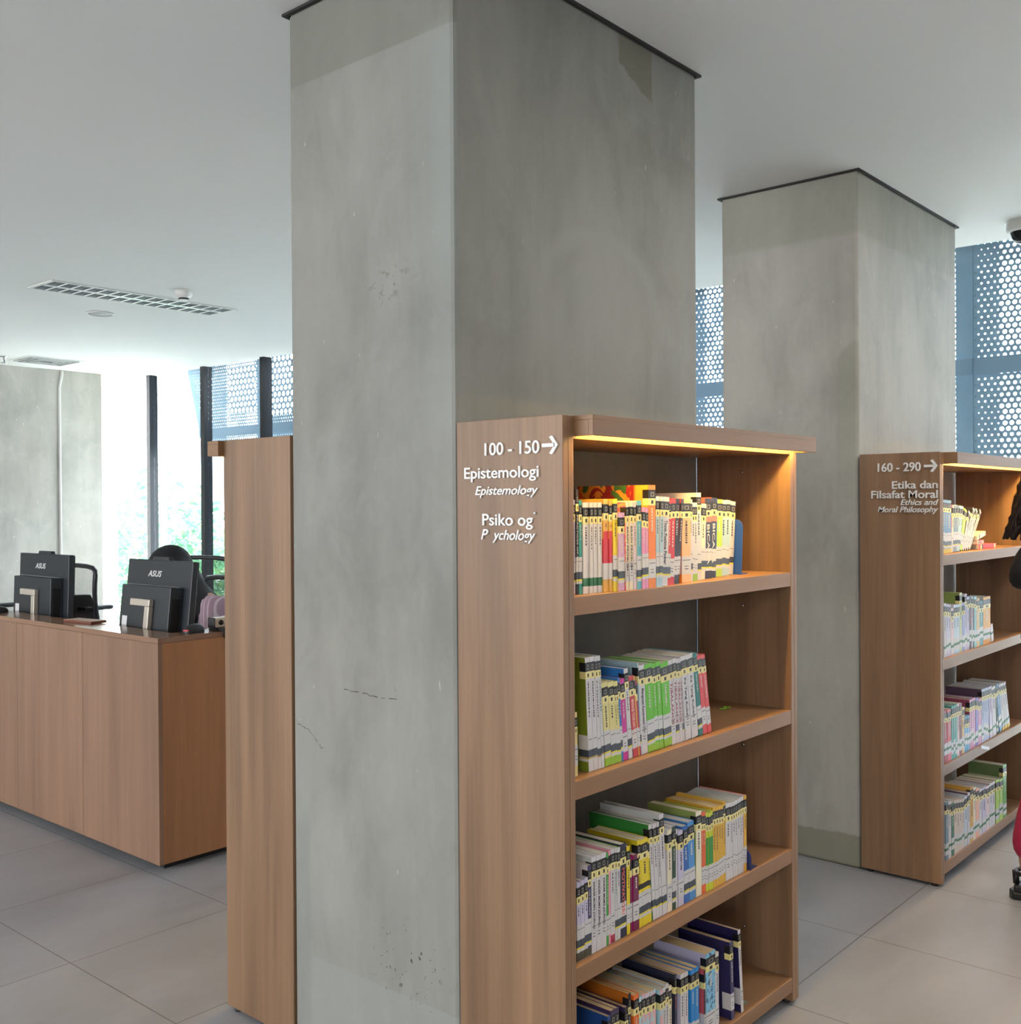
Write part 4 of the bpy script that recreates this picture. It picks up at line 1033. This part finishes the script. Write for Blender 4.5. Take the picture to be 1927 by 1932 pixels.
for k, (px_, py_) in enumerate(((3.35, .35), (4.7, -1.2), (.9, -1.0), (-1.6, -.6), (-1.6, 2.6))):   # fill lamps added out of view to brighten floor and column sides
    pl_ = thing('fill_panel_light', (px_, py_, CZ), 'added warm square fill light on the ceiling, out of view', 'ceiling light', 'added fill light panels out of view')
    MB().box(-.32, .32, -.32, .32, -.012, 0).build('frame', WHITEPL, pl_, bevel=.001)
    MB().box(-.29, .29, -.29, .29, -.014, -.0121).build('diffuser', FILL_PANEL, pl_)
sd = thing('smoke_detector', (3.50, 5.60, CZ), 'round white smoke detector beside the louvre light', 'smoke detector')
MB().lathe([(0, 0), (.052, 0), (.052, -.022), (.046, -.036), (.028, -.044), (.028, -.058), (0, -.06)], 28).build('housing', WHITEPL, sd)
MB().lathe([(.0285, -.046), (.030, -.048), (.030, -.055), (.0285, -.057)], 28).build('vent_ring', BLACKPL, sd)
sp = thing('ceiling_speaker', (3.535, 6.661, CZ), 'flat round ceiling speaker between the louvre light and the rear wall', 'speaker')
MB().lathe([(.075, 0), (.088, -.001), (.090, -.006), (.080, -.010), (.076, -.006)], 36).build('rim', WHITEPL, sp)
MB().lathe([(0, -.006), (.077, -.005), (.077, -.001), (0, -.001)], 36).build('grille', plain('B9BBBA', .6), sp)
av = thing('air_vent', (4.10, 8.93, CZ), 'square white air diffuser in the ceiling by the rear wall', 'air vent')
MB().box(0, .50, 0, .42, -.004, 0).build('plate', WHITEPL, av)
m = MB()
for q in (.04, .085, .13, .17):
    z = -.016+q*.05
    m.box(q, .50-q, q*.84, q*.84+.012, -.014, -.004).box(q, .50-q, .42-q*.84-.012, .42-q*.84, -.014, -.004).box(q, q+.012, q*.84+.012, .42-q*.84-.012, -.014, -.004).box(.5-q-.012, .5-q, q*.84+.012, .42-q*.84-.012, -.014, -.004)
m.build('louvres', plain('C4C6C4', .5), av)
m = MB()
for q in (.055, .10, .145): m.box(q, .50-q, q*.84, .42-q*.84, -.0052-.0006*q, -.0041)
m.build('throat', plain('55585A', .7), av)
sk = thing('sprinkler', (3.978, 9.128, CZ), 'small metal sprinkler head next to the square air diffuser', 'sprinkler')
MB().lathe([(0, 0), (.035, 0), (.033, -.006), (.012, -.008), (.010, -.03), (0, -.03)], 20).build('collar', CHROME, sk)
MB().lathe([(0, -.03), (.006, -.03), (.006, -.052), (.026, -.054), (.026, -.057), (0, -.057)], 18).build('deflector', CHROME, sk)
cc = thing('security_camera', (5.235, 1.385, CZ), 'white dome security camera on the ceiling in front of the perforated screen', 'security camera')
MB().lathe([(0, 0), (.078, 0), (.078, -.004), (.072, -.006), (.074, -.042), (.066, -.052), (0, -.052)], 36).build('housing', WHITEPL, cc)
MB().lathe([(.056, -.052), (.055, -.065), (.047, -.085), (.030, -.100), (0, -.106)], 32).build('dome', plain('15171C', .08), cc)
cd = MB().tube([(4.748, 9.672, CZ-.002), (4.748, 9.672, 2.68), (4.722, 9.672, 2.56), (4.722, 9.672, 2.4), (4.722, 9.672, .3)], .012, 8)
tag(cd.build('conduit', plain('D6D6D2', .5)), 'white cable conduit running down the rear wall with a kink at the top', 'conduit')
# ------------------------------------------------------------------ people
SKIN = plain('B98A72', .55, vary=.03); HAIRM = plain('2A1B16', .5); BLACKCL = plain('121214', .8)
def grow(name, chains, mat, parent, sub=2, extra=None):
    """one continuous surface grown around joint chains: each chain is a list of (x, y, z, radius); 'link' joins it to an earlier vertex"""
    vs, es, rs, roots = [], [], [], []
    for ch, link in chains:
        prev = link
        for i, p in enumerate(ch):
            vs.append(p[:3]); rs.append(p[3]); k = len(vs)-1
            if prev is not None: es.append((prev, k))
            else: roots.append(k)
            prev = k
    me = bpy.data.meshes.new(name); me.from_pydata(vs, es, [])
    o = bpy.data.objects.new(name, me); COL.objects.link(o)
    sk = o.modifiers.new('skin', 'SKIN'); sk.use_smooth_shade = True; sk.branch_smoothing = .4
    for i, q in enumerate(rs):
        q = q if isinstance(q, tuple) else (q, q)
        me.skin_vertices[0].data[i].radius = q; me.skin_vertices[0].data[i].use_root = i in roots
    ss = o.modifiers.new('round', 'SUBSURF'); ss.levels = sub; ss.render_levels = sub
    bpy.context.view_layer.update()
    new = bpy.data.meshes.new_from_object(o.evaluated_get(bpy.context.evaluated_depsgraph_get()))
    bpy.data.objects.remove(o); bpy.data.meshes.remove(me)
    if extra:
        b = bmesh.new(); b.from_mesh(new); t = extra.mesh('tmp', mat); b.from_mesh(t); b.to_mesh(new); b.free(); bpy.data.meshes.remove(t)
    new.materials.clear(); new.materials.append(mat)
    for p in new.polygons: p.use_smooth = True
    new.name = name
    r = bpy.data.objects.new(name, new); COL.objects.link(r)
    if parent: r.parent = parent
    return r
def head_mesh(c, s=1.0, yaw=0.0, pitch=0.0):
    """a head looking along local +x, c at its centre"""
    m = MB(); M = Matrix.Translation(c) @ Matrix.Rotation(yaw, 4, 'Z') @ Matrix.Rotation(pitch, 4, 'Y') @ Matrix.Scale(s, 4)
    a = MB().sphere((0, 0, .01), .094, .074, .108, 28, 20)
    vs = []
    for x, y, z in a.v:
        if z < -.02: k = (z+.02)/-.09; y *= 1-.32*k; x = x*(1-.12*k)+.012*k
        if x > .05 and abs(y) < .045 and -.015 < z < .035: x -= .007*math.exp(-((abs(y)-.03)/.014)**2-((z-.012)/.014)**2)
        if x > 0: x += .024*math.exp(-(y/.011)**2-((z+.022)/.016)**2) + .010*math.exp(-(y/.009)**2-((z-.002)/.02)**2)
        if x > .03: x += .007*math.exp(-(y/.022)**2-((z+.056)/.009)**2)-.004*math.exp(-(y/.02)**2-((z+.0565)/.003)**2)
        vs.append(M @ Vector((x, y, z)))
    m.add(vs, a.f, 0, True)
    for sg in (-1, 1):
        e = MB().sphere((-.008, sg*.074, -.005), .017, .007, .030, 12, 8); m.add([M @ Vector(v) for v in e.v], e.f, 0, True)
    return m, M
def hand(wrist, fwd, up, s=1.0, curl=.5):
    """palm, four unequal bent fingers and a thumb as chains (x, y, z, r)"""
    w = Vector(wrist); f = Vector(fwd).normalized(); u = Vector(up).normalized(); sd = f.cross(u).normalized(); u = sd.cross(f)
    out = [([(*(w), .022*s), (*(w+f*.04*s), (.018*s, .032*s)), (*(w+f*.08*s), (.013*s, .036*s))], None)]
    for k, (off, ln) in enumerate(((.030, .070), (.010, .080), (-.010, .074), (-.029, .058))):
        p = w+f*.075*s+sd*off*s; ch = [(*p, .0095*s)]; d = f.copy(); q = p.copy()
        for j in range(3):
            d = (Matrix.Rotation(-curl*(.5+.3*j), 3, sd) @ d); q = q+d*ln*s/3*(1.15-.15*j); ch.append((*q, (.0090-.0010*j)*s))
        out.append((ch, None))
    p = w+f*.02*s+sd*.024*s; d = (f*.7+sd*.7-u*.3).normalized(); q1 = p+d*.035*s; q2 = q1+(f*.9+sd*.25-u*.35).normalized()*.032*s
    out.append(([(*p, .012*s), (*q1, .0105*s), (*q2, .009*s)], None))
    return out

# woman standing at the far bookcase, arms crossed (mostly outside the picture on the right)
wm = thing('person', (4.20, 1.003, 0), 'woman in black top and crimson trousers standing by the far bookcase, arms crossed', 'person', rot=(0, 0, R(-80)))
# local +x is the way she faces, +y her left
body = [([(0, 0, .90, .105), (.0, 0, 1.02, (.085, .115)), (.005, 0, 1.16, (.095, .135)), (-.005, 0, 1.28, (.085, .150)), (.0, 0, 1.345, .052), (.012, 0, 1.40, .046), (.02, 0, 1.46, .05)], None)]
hip = 0
for sg in (-1, 1):
    fx = -.08 if sg < 0 else .05
    body.append(([(0, sg*.085, .84, .088), (fx*.45+.03, sg*.10, .47, .058), (fx*.9-.01, sg*.108, .28, .050), (fx-.005, sg*.112, .10, .034), (fx+.03, sg*.114, .065, .036), (fx+.10, sg*.116, .038, .030), (fx+.155, sg*.116, .032, .024)], hip))
sh = 3
rel = [(-.01, -.165, 1.285, .052), (-.07, -.225, 1.222, .042), (-.105, -.24, 1.155, .036), (.03, -.185, 1.145, .032), (.125, -.07, 1.165, .026), (.15, -.0, 1.175, .022)]
lel = [(-.01, .165, 1.285, .052), (.02, .215, 1.18, .042), (.03, .225, 1.12, .036), (.12, .12, 1.155, .032), (.135, -.0, 1.185, .027), (.075, -.135, 1.215, .022)]
body.append((rel, sh)); body.append((lel, sh))
hm, HM = head_mesh(Vector((.035, 0, 1.545)), 1.0, 0, R(6))
ch = hand((.075, -.135, 1.215), (-.55, -.80, .02), (.75, -.45, .2), .95, .75)
ch += hand((.15, 0, 1.175), (.3, .9, .1), (.8, -.3, .3), .95, .6)
grow('body', body+ch, SKIN, wm, 2, hm)
top = [([(0, 0, .865, (.138, .172)), (0, 0, .95, (.130, .162)), (0, 0, 1.04, (.106, .136)), (.005, 0, 1.16, (.112, .152)), (-.005, 0, 1.275, (.10, .162)), (-.002, 0, 1.325, .07)], None),
       ([(-.01, -.165, 1.285, .066), (-.07, -.225, 1.222, .062), (-.107, -.24, 1.155, .056), (-.06, -.222, 1.152, .050)], 4),
       ([(-.01, .165, 1.285, .066), (.02, .215, 1.18, .058), (.03, .225, 1.12, .052), (.07, .18, 1.135, .047)], 4)]
grow('blouse', top, BLACKCL, wm)
tr = [([(0, 0, .99, (.095, .13)), (0, 0, .88, (.122, .16))], None)]
for sg in (-1, 1):
    fx = -.08 if sg < 0 else .05
    tr.append(([(.0, sg*.09, .80, .105), (fx*.45+.03, sg*.100, .47, .085), (fx*.8, sg*.108, .24, .078), (fx*.95-.005, sg*.111, .125, .076)], 1))
grow('trousers', tr, plain('B3264E', .75), wm)
for sg in (-1, 1):
    fx = -.08 if sg < 0 else .05
    m = MB().prism([(fx-.055, -.038), (fx+.10, -.045), (fx+.175, -.03), (fx+.19, 0), (fx+.175, .03), (fx+.10, .045), (fx-.055, .038), (fx-.07, 0)], .0, .028)
    m.prism([(fx-.052, -.034), (fx+.02, -.034), (fx+.02, .034), (fx-.052, .034)], .026, .052)
    s = m.build('sandal', BLACKPL, wm, (0, sg*.114, 0), bevel=.006)
    MB().tube([(fx-.005+.043*math.cos(a), .043*math.sin(a), .098+.006*math.cos(a)) for a in [2*math.pi*i/16 for i in range(16)]], .008, 6, closed=True).tube([(fx-.045, 0, .05), (fx-.048, 0, .096)], .012, 6).tube([(fx+.02, -.036, .05), (fx+.05, 0, .085), (fx+.02, .036, .05)], .008, 6).tube([(fx+.10, -.046, .025), (fx+.115, 0, .066), (fx+.10, .046, .025)], .012, 6).build('strap', BLACKPL, s)
hr = MB().sphere((.020, 0, 1.575), .106, .092, .098, 24, 16)
hr.v = [(min(x, .02+.045) if z < 1.60 else x, y, z) for x, y, z in hr.v]
rh = random.Random(2)
for i in range(26):
    a = R(95+170*i/25); x0, y0 = .02+.085*math.cos(a), .085*math.sin(a)
    pts = []
    for j in range(9):
        t = j/8; pts.append((x0*(1+.6*t)-.06*t+.012*math.sin(5*t*2+i), y0*(1+.8*t)+.012*math.cos(5*t*2+i*1.7), 1.60-.31*t))
    hr.tube(pts, [.018, .02, .02, .019, .018, .016, .013, .009, .004], 6)
hr.build('hair', HAIRM, wm)
fm = MB()
for sg in (-1, 1):
    e = MB().sphere((.083, sg*.031, .012), .008, .0135, .0075, 12, 8); fm.add([HM @ Vector(v) for v in e.v], e.f, 0, True)
    e = MB().sphere((.0895, sg*.031, .012), .003, .006, .006, 10, 6); fm.add([HM @ Vector(v) for v in e.v], e.f, 1, True)
    e = MB().tube([(.082, sg*.016, .032), (.086, sg*.03, .038), (.076, sg*.048, .033)], .003, 6); fm.add([HM @ Vector(v) for v in e.v], e.f, 2, True)
e = MB().sphere((.0905, 0, -.056), .006, .019, .006, 12, 8); fm.add([HM @ Vector(v) for v in e.v], e.f, 3, True)
fm.build('face_details', [plain('E4DED8', .3), plain('1A1210', .2), HAIRM, plain('9C4A4A', .45)], wm)

# seated person in a black headscarf behind the computers
sp_ = thing('person', (3.10, 4.84, -.0), 'seated person in black headscarf and mauve striped shirt bowed behind a computer', 'person', rot=(0, 0, R(182)))
sb = [([(-.06, 0, .55, .115), (-.05, 0, .68, (.10, .13)), (.0, 0, .82, (.105, .145)), (.04, 0, .93, (.09, .15)), (.085, 0, .985, .052), (.115, 0, 1.03, .048)], None)]
for sg in (-1, 1):
    sb.append(([(.02, sg*.09, .53, .085), (.36, sg*.11, .52, .062), (.40, sg*.11, .45, .055), (.37, sg*.11, .12, .038), (.40, sg*.11, .06, .036), (.50, sg*.115, .035, .028)], 0))
    sb.append(([(.04, sg*.175, .935, .052), (.085, sg*.200, .79, .042), (.14, sg*.19, .765, .034), (.30, sg*.10, .785, .026)], 3))
hm2, HM2 = head_mesh(Vector((.165, 0, 1.085)), 1.0, 0, R(38))
hands = hand((.30, -.10, .785), (.9, .35, -.05), (0, 0, 1), .95, .3)+hand((.30, .10, .785), (.9, -.35, -.05), (0, 0, 1), .95, .3)
grow('body', sb+hands, SKIN, sp_, 2, hm2)
def stripes():
    t = NT('mauve_striped_cloth'); X, Y, Z = t.xyz()
    w = t.math('FRACT', t.math('MULTIPLY', t.math('ADD', Y, t.math('MULTIPLY', Z, .3)), 55.0))
    t.set(Base_Color=t.mix(t.math('GREATER_THAN', w, .72), hexc('A08594'), hexc('C6B4BE')), Roughness=.8); return t.m
shirt = [([(-.06, 0, .52, (.14, .165)), (-.05, 0, .68, (.122, .152)), (.0, 0, .82, (.125, .165)), (.04, 0, .93, (.106, .168)), (.08, 0, .975, .07)], None)]
for sg in (-1, 1):
    shirt.append(([(.04, sg*.175, .935, .072), (.085, sg*.200, .79, .062), (.15, sg*.19, .768, .052), (.26, sg*.13, .782, .046)], 3))
grow('shirt', shirt, stripes(), sp_)
tr2 = [([(-.06, 0, .56, (.145, .17)), (-.04, 0, .53, (.13, .17))], None)]
for sg in (-1, 1): tr2.append(([(.06, sg*.10, .535, .098), (.37, sg*.112, .525, .078), (.41, sg*.112, .45, .070), (.375, sg*.112, .14, .066)], 1))
grow('trousers', tr2, plain('26282E', .8), sp_)
sc = MB().sphere((-.018, 0, .028), .120, .102, .118, 30, 20)
vs = []
for x, y, z in sc.v:
    if x > .055: x = .055+(x-.055)*.35 if z > .05 else min(x, .045)
    vs.append(HM2 @ Vector((x, y, z)))
scarf = MB(); scarf.add(vs, sc.f, 0, True)
dr = MB(); N = 28; rows = [(.10, .085, .088, 1.10), (.085, .105, .115, 1.03), (.06, .125, .165, .97), (.035, .135, .205, .91), (.02, .138, .225, .85), (.012, .132, .228, .82)]
vs = []; fs = []
for cx_, rx, ry, z in rows:
    for i in range(N):
        a = 2*math.pi*i/N; k = 1+.03*math.sin(7*a+z*30); vs.append((cx_+rx*k*math.cos(a), ry*k*math.sin(a), z-.02*math.cos(a)*0))
for q in range(len(rows)-1):
    for i in range(N): fs.append((q*N+i, q*N+(i+1) % N, (q+1)*N+(i+1) % N, (q+1)*N+i))
scarf.add(vs, fs, 0, True)
scarf.build('headscarf', plain('15161A', .75), sp_)
MB().tube([(.155, .125, .93), (.17, .16, .85), (.16, .22, .78)], .014, 6).build('lanyard', plain('CFC6CC', .7), sp_)
for sg in (-1, 1):
    MB().prism([(.34, -.038), (.50, -.042), (.55, -.02), (.55, .02), (.50, .042), (.34, .038)], 0, .055).build('shoe', BLACKPL, sp_, (0, sg*.113, 0), bevel=.012)
e = MB().sphere((.0905, 0, -.056), .006, .019, .006, 12, 8); fm = MB(); fm.add([HM2 @ Vector(v) for v in e.v], e.f, 1, True)
for sg in (-1, 1):
    e = MB().sphere((.083, sg*.031, .012), .008, .0135, .0075, 12, 8); fm.add([HM2 @ Vector(v) for v in e.v], e.f, 0, True)
    e = MB().sphere((.0895, sg*.031, .012), .003, .006, .006, 10, 6); fm.add([HM2 @ Vector(v) for v in e.v], e.f, 2, True)
fm.build('face_details', [plain('E4DED8', .3), plain('9C4A4A', .45), plain('1A1210', .2)], sp_)
office_chair(3.24, 4.84, 182, 'office chair under the seated person in the headscarf', .93, .46, arms=False)
